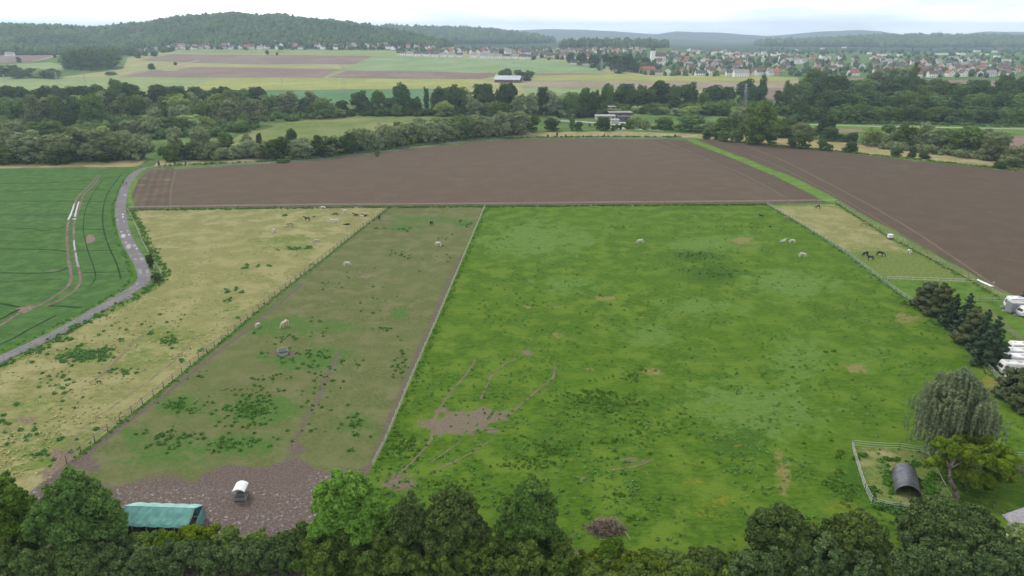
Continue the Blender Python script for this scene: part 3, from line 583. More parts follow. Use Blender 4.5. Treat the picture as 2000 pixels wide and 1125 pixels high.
def crown(name, lobes, count, leaf, seed, mat, sub=9, core=.8, **kw):
    """lobes (x, y, z, rx, ry, rz) -> clumps over each lobe -> leaves over each clump, with a solid inner mass"""
    rng = np.random.default_rng(seed); Lb = np.array(lobes, float); C, Rr, T = [], [], []
    lt = rng.random(len(Lb))
    area = Lb[:, 3] * Lb[:, 5]; per = np.maximum(3, (sub * len(Lb) * area / area.sum())).astype(int)
    for i, l in enumerate(Lb):
        for _ in range(per[i]):
            d = rng.normal(size=3); d[2] += .35; d /= np.linalg.norm(d)
            c = l[:3] + d * l[3:] * rng.uniform(.68, .95)
            dd = np.min(np.linalg.norm((c - Lb[:, :3]) / Lb[:, 3:], axis=1))
            if dd < .55: continue
            C.append(c); Rr.append(np.array([1, 1, .72]) * l[3:].mean() * rng.uniform(.26, .46)); T.append(.5 * lt[i] + .5 * rng.random())
    V, tn = leaves_on(C, Rr, count, leaf, rng, tone=np.array(T), **kw)
    F_ = np.arange(len(V)).reshape(-1, 4)
    cv, cf, ct = [], [], []
    iv, fi = ICO[2]
    for i, l in enumerate(Lb):
        q = iv * (core * l[3:]) * (1 + .25 * (vnoise(iv[:, 0] * 3 + l[0] * 9, iv[:, 1] * 3 + iv[:, 2] * 5, 1, seed) - .5))[:, None] + l[:3]
        cf.append(np.column_stack([fi, fi[:, 2]]) + len(V) + i * len(iv)); cv.append(q); ct.append(np.full(len(iv), .25))
    # core triangles: written as quads with a split edge so one array serves
    cvv = np.concatenate(cv); cff = np.concatenate(cf)
    me = bpy.data.meshes.new(name)
    nq, nt_ = len(F_), len(cff); allV = np.concatenate([V, cvv]).astype(np.float32)
    me.vertices.add(len(allV)); me.vertices.foreach_set('co', allV.ravel())
    li = np.concatenate([F_.ravel(), cff[:, :3].ravel()]).astype(np.int32); me.loops.add(len(li)); me.loops.foreach_set('vertex_index', li)
    ls = np.concatenate([np.arange(0, nq * 4, 4), nq * 4 + np.arange(0, nt_ * 3, 3)]).astype(np.int32)
    me.polygons.add(nq + nt_); me.polygons.foreach_set('loop_start', ls); me.update(calc_edges=True)
    me.materials.append(mat); A = me.attributes.new('tone', 'FLOAT', 'POINT'); A.data.foreach_set('value', np.concatenate([tn, np.concatenate(ct)]).astype(np.float32))
    return me
def limb_tree(name, h, r, limbs, mat=None):
    """tapered trunk from the ground to h with limbs [(z0, x, y, z)]"""
    mb = MB(); segs = 5; pr = Vector((0, 0, -.3 * r))
    for i in range(segs):
        q = Vector((math.sin(i * 1.7) * r * .35, math.cos(i * 2.1) * r * .35, h * (i + 1) / segs))
        mb.tube(pr, q, r * (1 - .75 * i / segs), r * (1 - .75 * (i + 1) / segs), 8); pr = q
    for z0, x, y, z in limbs: mb.tube((0, 0, z0), (x, y, z), r * .38, r * .1, 6)
    return mb.mesh(name, [mat or M['bark']])
def lobes_for(kind, rng):
    """unit tree: height 1, crown width about 1"""
    L_ = []
    if kind == 'round':
        L_.append((0, 0, .56, .36, .36, .34))
        for k in range(9):
            a = k * 2.4 + rng.uniform(-.4, .4); z = rng.uniform(.2, .82); rr = .32 * math.sin(min(1, (1.02 - z) * 1.5) * PI_ / 2)
            s = rng.uniform(.15, .24); L_.append((rr * math.cos(a), rr * math.sin(a), z, s, s, s * .8))
        for k in range(4):
            a = k * 1.6 + rng.uniform(-.4, .4); L_.append((.24 * math.cos(a), .24 * math.sin(a), rng.uniform(.12, .2), .2, .2, .12))
    elif kind == 'oval':
        for k in range(10):
            a = k * 2.4 + rng.uniform(-.4, .4); z = .12 + .78 * k / 10; rr = .26 * math.sin(PI_ * (z - .05) / 1.05) ** .8
            L_.append((rr * math.cos(a), rr * math.sin(a), z, .24 - .1 * k / 10, .24 - .1 * k / 10, .14))
        L_.append((0, 0, .5, .3, .3, .38))
    elif kind == 'poplar':
        for k in range(9):
            z = .14 + .78 * k / 8; r_ = .30 * math.sin(PI_ * min(1, z * .86 + .12)) ** .6
            L_.append((rng.uniform(-.1, .1), rng.uniform(-.1, .1), z, r_ + .08, r_ + .08, .12))
    elif kind == 'bush':
        for k in range(9):
            a = k * 2.4; rr = rng.uniform(.05, .3); L_.append((rr * math.cos(a), rr * math.sin(a), rng.uniform(.3, .72), .23, .23, .27))
        L_.append((0, 0, .35, .40, .40, .38))
    elif kind == 'ragged':
        for k in range(11):
            a = k * 2.4 + rng.uniform(-.6, .6); z = rng.uniform(.12, .88); rr = rng.uniform(.1, .36) * (1.15 - z * .6)
            s = rng.uniform(.11, .22); L_.append((rr * math.cos(a), rr * math.sin(a), z, s, s, s * .85))
        L_.append((0, 0, .42, .26, .26, .30))
    return L_
KIND = {  # kind -> (shape, material, leaf size, words)
    'dark': ('round', 'leaf_dark', .036, 'dark green round tree'), 'mid': ('round', 'leaf_mid', .036, 'mid green round tree'),
    'oval': ('oval', 'leaf_mid', .034, 'tall oval green tree'), 'ovald': ('oval', 'leaf_dark', .034, 'tall dark oval tree'), 'pop': ('poplar', 'leaf_mid', .034, 'slim upright poplar'),
    'wil': ('ragged', 'leaf_willow', .036, 'grey green ragged willow'), 'wilb': ('bush', 'leaf_willow', .042, 'low grey green willow'), 'lite': ('round', 'leaf_light', .038, 'pale light green tree'),
    'bush': ('bush', 'leaf_mid', .05, 'mid green leafy bush'), 'bushd': ('bush', 'leaf_dark', .05, 'dark green leafy bush'), 'bushl': ('bush', 'leaf_light', .05, 'pale green leafy bush')}
PROTO = {}
for ki, (k, (shape, mt, lf, words)) in enumerate(KIND.items()):
    PROTO[k] = []
    for s in range(3):
        rn = random.Random(ki * 10 + s); lb = lobes_for(shape, rn)
        cm = crown('crown_' + k, lb, 2200 if shape == 'bush' else 3200, lf * .92, ki * 10 + s, M[mt], sub=11, core=.6)
        tm = limb_tree('trunk_' + k, .55, .028, [(.2, .16, .05, .5), (.25, -.15, .1, .55), (.3, .02, -.17, .6)])
        PROTO[k].append((cm, tm))
TR = random.Random(77)
NTREE = [0]
def tree(u, v, top, wpx, kind, label=None, group=None, name=None, world=None):
    """tree standing at pixel (u, v) reaching up to pixel row top, wpx pixels wide"""
    x, y, z = world or P(u, v); s = ppm(y, z); elev = math.atan((v - 562.5) / FPX) + PITCH
    hgt = max(1.0, (v - top) / s / math.cos(min(max(elev, 0), 1.2)) ); wd = wpx / s * 1.16
    bush = KIND[kind][0] == 'bush'
    nm = name or ('bush' if bush else ('willow_tree' if kind in ('wil',) else 'tree'))
    e = empty(nm, (x, y, z), TR.uniform(0, 6.3), label or (KIND[kind][3] + ' in the tree belt beyond the fields'), 'bush' if bush else 'tree', group)
    e.scale = (wd, wd, hgt); cm, tm = PROTO[kind][TR.randrange(3)]
    inst('crown', cm, e); inst('trunk', tm, e); NTREE[0] += 1
    return e
ZONE = {}
def belt(zone, words, path, n, hpx, wf, kinds, jit=(8, 3)):
    """n trees along a pixel path; hpx height range in pixels, wf width as a share of height"""
    tot = sum(math.dist(path[i], path[i + 1]) for i in range(len(path) - 1))
    for i in range(n):
        d = tot * (i + .5) / n; j = 0
        while j < len(path) - 2 and d > math.dist(path[j], path[j + 1]): d -= math.dist(path[j], path[j + 1]); j += 1
        a, b = path[j], path[j + 1]; t = d / math.dist(a, b)
        u = a[0] + (b[0] - a[0]) * t + TR.uniform(-jit[0], jit[0]); v = a[1] + (b[1] - a[1]) * t + TR.uniform(-jit[1], jit[1])
        h = TR.uniform(*hpx); k = TR.choice(kinds)
        tree(u, v, v - h, h * wf * TR.uniform(.95, 1.4), k, KIND[k][3] + ' ' + words, zone)
# ---- belts, far to near
D, O, Mi, Wl, Wb, Li, Po = 'dark', 'oval', 'mid', 'wil', 'wilb', 'lite', 'pop'
g1 = 'trees along the river, back row'
belt(g1, 'in the back row left of the river meadow', [(-20, 216), (300, 214), (520, 220)], 17, (40, 52), .85, [D, D, Mi, 'ovald'])
for q in [(233, 207, 153, 32, O), (262, 212, 162, 34, D), (310, 210, 165, 36, D), (345, 212, 170, 30, D), (385, 212, 168, 38, D), (425, 214, 172, 32, D), (40, 210, 168, 32, D), (115, 212, 168, 34, D)]:
    tree(*q, KIND[q[4]][3] + ' standing out of the back row left of the meadow', g1)
belt('trees of the left wood', 'in the left wood behind the wheat field', [(-20, 245), (120, 245), (300, 240), (480, 236)], 15, (46, 60), .72, [Wl, O, Wl, Mi, Li])
for q in [(75, 250, 186, 46, Wl), (120, 249, 184, 34, O), (150, 249, 184, 32, 'ovald'), (186, 250, 182, 52, O), (245, 238, 194, 38, Li), (300, 268, 212, 62, Wl), (350, 255, 205, 46, Wl), (450, 250, 195, 56, Wl), (500, 246, 192, 50, Wl), (400, 248, 198, 40, Mi)]:
    tree(*q, KIND[q[4]][3] + ' tallest around it in the left wood', 'trees of the left wood')
belt('willows at the wood edge', 'at the edge of the left wood', [(-10, 272), (140, 276), (260, 266), (420, 256)], 15, (26, 42), 1.1, [Wb, Wb, 'bush', 'bushl', Mi])
belt('willows behind the wheat field', 'behind the dry verge and the wheat field', [(-30, 316), (60, 315), (150, 313), (285, 309)], 9, (46, 64), 1.05, [Wl, Wl, Wb])
belt('bushes behind the wheat field', 'low against the willows behind the wheat field', [(-10, 318), (150, 316), (290, 311)], 10, (20, 32), 1.3, ['bush', 'bushd', Wb])
belt('willows beside the ploughed field', 'beside the lane and ploughed field', [(318, 313), (400, 312), (520, 309), (640, 304), (690, 298)], 14, (26, 42), 1.1, [Wb, 'bush', Wb, 'bushd'])
for q in [(345, 310, 249, 42, Wl), (392, 309, 247, 46, Wl), (445, 306, 254, 34, O), (487, 306, 262, 26, Wl), (509, 300, 258, 16, 'ovald'), (572, 294, 249, 26, 'ovald'), (590, 300, 268, 22, Wl), (640, 302, 272, 24, 'bush')]:
    tree(*q, KIND[q[4]][3] + ' rising above the willow scrub beside the ploughed field', 'willows beside the ploughed field')
belt('willows of the central hedge', 'in the thick hedge above the plough', [(690, 296), (740, 290), (810, 279), (880, 272), (960, 266), (1020, 261)], 20, (34, 50), .95, [Wb, Wl, Mi, Wb])
belt('willows of the central hedge', 'in the thick hedge above the plough', [(760, 270), (880, 262), (1000, 254)], 9, (28, 36), 1.0, [Wl, Mi, Wb])
tree(1010, 262, 224, 50, Wl, 'grey green ragged willow ending the central hedge', 'willows of the central hedge'); tree(1038, 258, 222, 34, Mi, 'mid green round deciduous tree ending the central hedge', 'willows of the central hedge')
belt('trees along the river, middle row', 'behind the river meadow', [(500, 224), (560, 226), (640, 228)], 7, (34, 52), .8, [Mi, Wl, D])
for q in [(703, 223, 178, 36, D), (740, 223, 174, 28, Mi), (786, 223, 163, 37, D), (765, 224, 190, 30, D), (720, 224, 196, 34, D), (670, 224, 196, 36, D), (834, 222, 169, 13, 'ovald'), (812, 223, 190, 28, D), (857, 223, 170, 34, D), (880, 224, 167, 40, D), (925, 226, 186, 38, Wl), (905, 223, 172, 40, Mi), (868, 227, 197, 40, Li), (955, 226, 200, 32, Wl), (978, 229, 197, 34, Mi), (945, 222, 162, 48, D), (990, 222, 160, 44, D),
          (655, 229, 208, 40, 'bushl'), (775, 227, 203, 22, 'bush'), (608, 230, 206, 26, Mi), (1012, 228, 185, 36, Wl), (1040, 226, 182, 34, Wl), (1060, 224, 168, 26, D), (1085, 225, 178, 50, Wl), (1115, 226, 178, 34, Mi), (1140, 225, 168, 30, O), (1160, 226, 176, 34, 'ovald'), (1185, 222, 160, 32, O), (1222, 210, 162, 44, D), (1252, 208, 164, 26, O), (1288, 210, 158, 50, D), (1265, 212, 172, 40, D), (1318, 210, 164, 24, Mi), (1342, 210, 162, 38, D),
          (1390, 205, 166, 40, D), (1420, 206, 168, 30, D), (1452, 205, 155, 36, D), (1475, 208, 166, 34, D), (1488, 200, 149, 18, Po), (1372, 212, 178, 20, Mi), (1205, 212, 178, 36, D), (1240, 214, 180, 36, D), (1310, 213, 180, 36, D)]:
    tree(*q, KIND[q[4]][3] + ' in the river tree line', 'trees along the river, middle row')
belt('bushes behind the farm sheds', 'in the bushes behind the farm sheds', [(1170, 226), (1260, 223), (1400, 226), (1520, 230)], 18, (14, 24), 1.5, ['bush', 'bushl', Wb, 'bush'])
belt('dark wood on the right, back row', 'at the back of the dark wood on the right', [(1545, 205), (1700, 205), (1850, 212), (2010, 212)], 15, (44, 62), .85, [D, D, 'ovald', Mi])
for q in [(1590, 200, 138, 60, Mi), (1735, 185, 130, 50, O), (1760, 186, 131, 50, Wl), (1712, 186, 136, 40, Wl), (1780, 190, 128, 24, Po), (1690, 190, 142, 22, O), (1825, 195, 152, 50, Mi), (1905, 196, 155, 50, D), (1960, 200, 146, 40, D), (1990, 200, 150, 40, D), (1535, 210, 162, 22, Po), (1518, 212, 176, 18, D)]:
    tree(*q, KIND[q[4]][3] + ' rising out of the dark wood on the right', 'dark wood on the right, back row')
belt('dark wood on the right, middle row', 'in the middle of the dark wood on the right', [(1545, 226), (1700, 228), (1850, 230), (2010, 234)], 14, (42, 56), .9, [D, D, Mi, 'ovald'])
belt('dark wood on the right, front row', 'fronting the dark wood by the dike', [(1550, 236), (1700, 238), (1850, 240), (2010, 244)], 15, (26, 36), 1.2, [D, 'bush', Mi, 'bushd'])
belt('bushes along the dike', 'in the row of bushes along the dike', [(1430, 250), (1520, 252), (1570, 262)], 6, (16, 26), 1.2, ['bush', Li, Wb])
for q in [(1530, 268, 243, 34, 'bush'), (1568, 270, 240, 38, 'wilb'), (1612, 270, 224, 32, D), (1618, 275, 247, 36, D), (1650, 276, 262, 26, 'bush'), (1664, 278, 258, 20, D), (1690, 282, 256, 24, Li), (1700, 284, 250, 36, Li), (1720, 284, 256, 30, Li), (1745, 284, 250, 36, Wl)]:
    tree(*q, KIND[q[4]][3] + ' behind the dry verge right of the big lone tree', 'trees behind the right ploughed field')
belt('willow row on the right', 'in the row behind the right ploughed field', [(1755, 290), (1830, 294), (1900, 300), (1960, 306)], 9, (40, 52), .85, [Wl, 'wil', Mi])
for q in [(1730, 280, 240, 30, Mi), (1782, 288, 250, 34, Wl), (1880, 302, 246, 60, Mi), (1935, 314, 256, 62, Wl), (1985, 326, 284, 56, Wb), (1925, 312, 292, 30, 'bush'), (1953, 329, 315, 22, 'bushd')]:
    tree(*q, KIND[q[4]][3] + ' near the right end of the dry verge', 'willow row on the right')
# field-edge round trees, each one on its own
for lab, q in [('small round dark tree with clear trunk on the dry verge', (1660, 297.5, 276, 30, D)), ('round bushy tree at the field edge, left of a small one', (1605, 293.5, 272, 21, D)), ('tiny round tree beside a larger one at the field edge', (1620, 295, 281, 14, Mi)),
               ('leftmost of three small round trees on the verge at right', (1750, 306, 288, 25, D)), ('tall middle one of three round trees on the verge', (1780, 309, 285, 19, D)), ('low rightmost of three round trees on the verge', (1805, 310, 296, 22, D)),
               ('large bushy tree pair on the verge, the green one', (1566, 289.5, 260, 33, Mi)), ('dark shrub leaning on a larger green tree on the verge', (1546, 287.5, 269, 18, 'bushd')), ('huge broad dark green tree at the top of the green strip', (1480, 281.5, 198, 78, 'oval')),
               ('pale leafy tree beside the huge broad tree', (1414, 276, 251, 24, 'bush')), ('small dark tree by the lane end', (1380, 272.5, 253, 16, D)), ('small dark tree second from the lane end', (1400, 273, 260, 14, D)), ('round green tree tucked left of the huge tree', (1437, 277, 254, 24, Mi)), ('low tree at the foot of the huge tree', (1505, 281, 262, 24, D)),
               ('dark round tree pair in the meadow left of the farm', (1078, 256, 231, 32, D)), ('slim green upright tree in the meadow by the farm', (1117, 256, 225, 14, O)), ('small dark conical tree in the meadow by the farm', (1130, 256, 237, 17, D)),
               ('round dark tree standing before the farm sheds', (1178, 255.5, 227, 29, D)), ('round green tree right of the white yard', (1230, 252, 231, 19, Mi)), ('bright green round tree on a clear trunk near the farm', (1260, 253.5, 230, 16, Li)),
               ('pale round tree behind the white yard', (1243, 246, 222, 24, Li)), ('broad hazy green tree right of the farm', (1296, 252, 228, 36, Mi)), ('wide pale leafy tree with white blossom by the lane', (1350, 256, 221, 56, Mi)), ('narrow tree between the yard and field', (1212, 253, 243, 7, 'ovald')), ('low bush beside the round dark tree before the sheds', (1197, 255, 248, 9, 'bushd')),
               ('bright leafy tree left of the huge broad tree', (1385, 266, 236, 24, Wl)), ('rounded green tree behind the lane end', (1412, 262, 228, 30, Mi)), ('willow between the farm and the huge tree', (1450, 262, 222, 30, Wl)), ('pale willow standing behind the huge tree', (1440, 250, 214, 24, Wl)),
               ('dark oval tree beside the lane bend at left', (295, 524, 494, 17, 'ovald')), ('low round bush by the lane bend fence', (306, 549, 530, 20, 'bushd')), ('single round bush on the dry strip above the lane', (737, 306, 294, 9, 'bush')), ('flat bush on the lane edge near the left', (553, 317, 311, 26, 'bushd')),
               ('lone round tree in the pale far field', (297, 136, 124, 14, D)), ('small lone bush far up the pale field', (343, 128, 121, 7, D)), ('low spreading bush beside the far track', (217, 147, 139, 22, 'bush')), ('lone tree by the far left ploughed strip', (37, 122, 111, 10, D)), ('little tree beside the far left ploughed strip', (108, 113, 105, 8, D)),
               ('tiny tree at the far brown field corner', (522, 107, 98, 7, D)), ('smallest tree near the far brown field corner', (541, 108, 102, 5, D))]:
    tree(*q, lab)
for i, (u, t) in enumerate([(311, 313), (342, 314), (352, 319), (363, 315), (403, 317), (413, 316), (869, 275), (882, 277), (909, 271), (928, 269), (1088, 257), (1105, 262), (1070, 262), (1139, 264), (1180, 261), (1318, 262)]):
    v = np.interp(u, [300, 450, 640, 850, 950, 1160, 1330], [325, 320, 307, 281, 271, 267.5, 268.5]); tree(u, v, t, 3.2 + TR.random() * 2, 'ovald', 'small young tree planted beside the lane edge', 'young trees beside the lane', name='sapling')
# far grove and scrub
for q in [(135, 134, 97, 34, O), (158, 136, 93, 34, O), (178, 137, 92, 34, O), (198, 135, 96, 28, O), (222, 131, 90, 36, O), (148, 133, 98, 34, O), (188, 131, 98, 30, O), (168, 131, 94, 30, O), (212, 134, 94, 30, O)]:
    tree(*q, 'tall tree in the isolated grove on the far pale field', 'far grove')
belt('far scrub', 'in the far scrub left of the grove', [(-10, 150), (60, 151), (120, 151)], 10, (14, 24), 1.3, ['bushd', 'bush', 'bushl'])
belt('far hedge', 'in the far hedge right of the grove', [(246, 112), (290, 111), (335, 100)], 8, (9, 15), 1.3, ['bush', 'bushd'])
for q in [(1180, 130, 105, 18), (1115, 124, 103, 18), (1135, 128, 102, 22), (1160, 132, 107, 24), (1200, 138, 108, 26), (1225, 140, 106, 26), (1240, 142, 122, 24), (1210, 144, 126, 22), (1260, 128, 112, 22)]:
    tree(*q, D, 'dark tree in the cluster at the village edge below the church', 'trees at the village edge')
belt('trees by the barn', 'beside the white roofed barn', [(968, 150), (1000, 146), (1035, 152), (1020, 162)], 7, (9, 14), 1.2, ['bushd', 'bush'])
print('trees', NTREE[0])
UG = np.random.default_rng(31)
def under(path, n, jv, hpx, seed, mt):
    pts, rr = [], []
    for _ in range(n):
        i = UG.integers(len(path) - 1); t = UG.random(); a, b = path[i], path[i + 1]
        u = a[0] + (b[0] - a[0]) * t; v = a[1] + (b[1] - a[1]) * t + UG.uniform(-jv, jv); x, y, z = P(u, v); pts.append((x, y, z)); rr.append(UG.uniform(*hpx) / ppm(y, z) * .6)
    C, Q = [], []
    for p_, r in zip(pts, rr):
        for k in range(5):
            C.append((p_[0] + UG.uniform(-1, 1) * r, p_[1] + UG.uniform(-1, 1) * r, p_[2] + r * UG.uniform(.3, 1.1))); Q.append(r * UG.uniform(.45, .8))
    V, tn = leaves_on(C, Q, n * 190, .55, UG, tone=UG.random(len(C)))
    iv, fi = ICO[1]; CV = (iv[None] * np.array(Q)[:, None, None] * .85 + np.array(C)[:, None, :]).reshape(-1, 3); CF = (fi[None] + (np.arange(len(C)) * len(iv))[:, None, None]).reshape(-1, 3)
    o = tag(inst('undergrowth', npmesh('undergrowth', V, np.arange(len(V)).reshape(-1, 4), [M[mt]], tone=tn)), kind='stuff')
    tag(inst('undergrowth', npmesh('undergrowth', CV, CF, [M[mt]], tone=np.full(len(CV), .3))), kind='stuff')
under([(-20, 262), (150, 264), (300, 258), (420, 252), (500, 240)], 150, 16, (12, 24), 1, 'leaf_mid')
under([(-20, 232), (200, 230), (500, 230), (640, 229)], 120, 8, (10, 20), 2, 'leaf_mid')
under([(-20, 300), (150, 300), (290, 296)], 80, 12, (16, 30), 3, 'leaf_willow')
under([(320, 306), (520, 300), (690, 292), (870, 268), (1010, 256)], 150, 7, (9, 18), 4, 'leaf_mid')
under([(640, 226), (780, 224), (900, 225), (1160, 222)], 120, 2.5, (9, 16), 5, 'leaf_dark')
under([(1160, 214), (1300, 212), (1500, 210)], 120, 5, (9, 16), 6, 'leaf_mid')
under([(1540, 225), (1750, 225), (2010, 228)], 150, 16, (10, 20), 7, 'leaf_dark')
under([(1370, 262), (1480, 262), (1600, 262)], 70, 8, (7, 14), 8, 'leaf_mid')
under([(1720, 286), (1850, 298), (1990, 318)], 70, 6, (9, 16), 9, 'leaf_willow')
under([(1400, 238), (1600, 240), (1800, 243), (2010, 248)], 120, 1, (4, 6), 10, 'leaf_mid')
under([(1130, 248), (1250, 250), (1330, 252)], 40, 3, (3, 6), 11, 'leaf_mid')


# ---- far woods: masses of crowns nobody could count
def wood(name, pts, rmin, rmax, sub, seed, mat, hz=1.0):
    rng = np.random.default_rng(seed); iv, fi = ICO[sub]; n = len(pts); pts = np.asarray(pts)
    r = rng.uniform(rmin, rmax, n); V = iv[None] * np.ones((n, 1, 1)); ang = rng.uniform(0, 6.28, n)
    c, s = np.cos(ang)[:, None], np.sin(ang)[:, None]; X = V[..., 0] * c - V[..., 1] * s; Y = V[..., 0] * s + V[..., 1] * c
    V = np.stack([X, Y, V[..., 2]], -1); V *= rng.uniform(.55, 1.3, V.shape[:2])[..., None]
    V[..., :2] *= r[:, None, None]; V[..., 2] *= (r * hz * rng.uniform(.8, 1.5, n))[:, None]
    V += np.column_stack([pts[:, 0], pts[:, 1], height(pts[:, 0], pts[:, 1]) + r * hz * .75])[:, None, :]
    F_ = (fi[None] + (np.arange(n) * len(iv))[:, None, None]).reshape(-1, 3)
    tn = np.clip(np.repeat(rng.random(n) * .5 + .9 * (vnoise(pts[:, 0], pts[:, 1], 80, 4) - .3), len(iv)) + rng.uniform(-.15, .15, n * len(iv)), 0, 1)
    return tag(inst(name, npmesh(name, V.reshape(-1, 3), F_, [mat], tone=tn)), kind='stuff')
M['leaf_hill'] = leaf_mat('hill_wood_crowns', (.013, .030, .009), (.062, .095, .028), 0, 0)
def scatter(y0, y1, ux0, ux1, sp, seed, test):
    rng = np.random.default_rng(seed); t0 = (ux0 - 1000) * CP / FPX; t1 = (ux1 - 1000) * CP / FPX; out = []
    y = y0
    while y < y1:
        n = int((t1 - t0) * y / sp); t = np.linspace(t0, t1, max(2, n)) + rng.uniform(-.4, .4, max(2, n)) * sp / y; yy = y + rng.uniform(-.5, .5, len(t)) * sp
        x = t * yy; u = 1000 + FPX / CP * t; k = test(u, yy, x); out.append(np.column_stack([x[k], yy[k]])); y += sp * .9
    return np.concatenate(out)
hA = lambda u, y, x: (height(x, y) > np.interp(u, [0, 300, 330, 760, 850, 900], [26, 26, 36, 36, 30, 30])) | ((u < 250) & (y > 1560))
wood('hillside_forest', scatter(1480, 2330, -60, 905, 9.5, 1, hA), 3.4, 7.5, 2, 11, M['leaf_hill'], 1.25)
wood('village_hill_forest', scatter(2060, 2330, 1045, 1405, 11, 2, lambda u, y, x: height(x, y) > 27), 6, 9, 2, 12, M['leaf_hill'], 1.4)
wood('ridge_forest', scatter(2850, 3800, 640, 1140, 19, 3, lambda u, y, x: (height(x, y) > 30)), 9, 14, 1, 13, M['leaf_hill'], 1.0)
wood('valley_side_forest', scatter(2900, 4400, 1370, 2100, 24, 4, lambda u, y, x: height(x, y) > 12), 11, 17, 1, 14, M['leaf_hill'], .9)
vt = np.random.default_rng(8); VP = []
for (u0, u1, v0, v1, n) in [(340, 770, 84, 98, 230), (770, 1060, 97, 106, 110), (1040, 1260, 96, 118, 140), (1250, 1560, 104, 150, 230), (1560, 2020, 104, 152, 280), (0, 120, 96, 107, 90), (225, 340, 88, 104, 70), (1150, 1260, 118, 140, 30), (1480, 2020, 98, 106, 160)]:
    for _ in range(n):
        q = P(vt.uniform(u0, u1), vt.uniform(v0, v1)); VP.append(q[:2])
wood('village_trees', VP, 2.5, 5.2, 2, 15, M['leaf_hill'], 1.15)
# ---- air
hz = MB(); hz.box((0, 6300, 130), (24000, 13400, 262)); ho = hz.build('haze', [])
hm_ = bpy.data.materials.new('haze'); hm_.use_nodes = True; q = hm_.node_tree; q.nodes.clear()
oo = q.nodes.new('ShaderNodeOutputMaterial'); vv = q.nodes.new('ShaderNodeVolumePrincipled'); vv.inputs['Color'].default_value = (.64, .82, 1, 1)
vv.inputs['Density'].default_value = 00.00014; vv.inputs['Anisotropy'].default_value = 0.25; q.links.new(vv.outputs[0], oo.inputs['Volume'])
ho.data.materials.append(hm_); tag(ho, kind='stuff')
# ================================================================ NEAR TREES, HEDGES, CONIFERS
def upx(u, y, z=4): return (u - 1000) / FPX * depth_at(y, z)
SPEC = {1: 925, 2: 922, 3: 918, 14: 962, 4: 948, 5: 932, 6: 988, 7: 1005, 8: 990, 9: 1028}
def near_tree(u, y, h, wd, mat, n, leaf, seed, label, shape='round', name='tree', lean=0, z0=.16, nl=16, group=None, sub=9):
    rn = random.Random(seed); x = upx(u, y, h * .6); lobes = []
    for k in range(nl):
        a = k * 2.4 + rn.uniform(-.5, .5); t = (k + .5) / nl; z = h * (z0 + (.92 - z0) * t)
        prof = math.sin(PI_ * min(1, .16 + .84 * t) ** (.9 if shape == 'round' else .7)) ** .65
        rr = wd * .34 * prof * rn.uniform(.75, 1.05); s = wd * rn.uniform(.13, .2) * (1.1 - .35 * t)
        lobes.append((rr * math.cos(a) + lean * t, rr * math.sin(a), z, s, s, s * .85))
    lobes.append((lean * .5, 0, h * (z0 + .3), wd * .28, wd * .28, h * .26)); lobes.append((lean * .8, 0, h * .72, wd * .2, wd * .2, h * .17))
    vt = SPEC.get(seed)
    if vt:
        zt = CAM_H - y * math.tan(math.atan((vt - 562.5) / FPX) + PITCH); k = zt / max(q[2] + q[5] * 1.38 for q in lobes); kw = wd / (2 * max(abs(q[0]) + q[3] * 1.2 for q in lobes)); h *= k
        lobes = [(q[0] * kw, q[1] * kw, q[2] * k, q[3] * kw, q[4] * kw, q[5] * k) for q in lobes]
    e = empty(name, (x, y, 0), 0, label, 'tree' if name != 'hedge' else 'hedge', group)
    inst('crown', crown('crown', lobes, int(n * 1.7), leaf * .78, seed, mat, sub=int(sub * 1.6), core=.5, flat=.8, up=.45), e)
    inst('trunk', limb_tree('trunk', h * .62, .22 + h * .012, [(h * .2, wd * .2, .3, h * .5), (h * .25, -wd * .18, .4, h * .55), (h * .3, .2, -wd * .2, h * .6), (h * .35, 0.2, wd * .2, h * .6)]), e)
    return e
near_tree(12, 72, 12.6, 9, M['leaf_ash'], 26000, .26, 1, 'mid green ash tree cut off by the left edge of the photo')
near_tree(140, 72.5, 12.4, 12.4, M['leaf_ash'], 42000, .26, 2, 'broad mid green ash tree left of the green tent shelter', nl=20, sub=13)
near_tree(676, 73.5, 13.4, 10.4, M['leaf_ash_bright'], 40000, .27, 3, 'bright light green ash tree beside the muddy paddock corner', 'oval', nl=22, sub=13)
near_tree(800, 71.5, 12.0, 7.0, M['leaf_maple'], 20000, .26, 14, 'smaller dark maple squeezed right of the bright green ash')
near_tree(880, 72, 13.0, 10.8, M['leaf_maple'], 40000, .26, 4, 'dark green maple in the middle of the foreground trees', nl=20, sub=13)
near_tree(1035, 73, 13.6, 10.2, M['leaf_ash'], 38000, .26, 5, 'tall mid green tree left of the brush pile', 'oval', nl=20, sub=12)
near_tree(1530, 71, 11.6, 11.2, M['leaf_maple'], 38000, .26, 6, 'dark green maple, leftmost of the group at lower right', nl=20, sub=12)
near_tree(1680, 70.5, 11.0, 10.2, M['leaf_maple'], 34000, .26, 7, 'dark green maple in the middle of the lower right group', nl=18, sub=12)
near_tree(1874, 74, 12.0, 13.4, M['leaf_maple'], 56000, .26, 8, 'wide dark green maple below the black arched shelter', nl=24, sub=15)
near_tree(2020, 73, 9.5, 5.5, M['leaf_light'], 14000, .26, 9, 'pale green tree beside the grey roof at lower right')
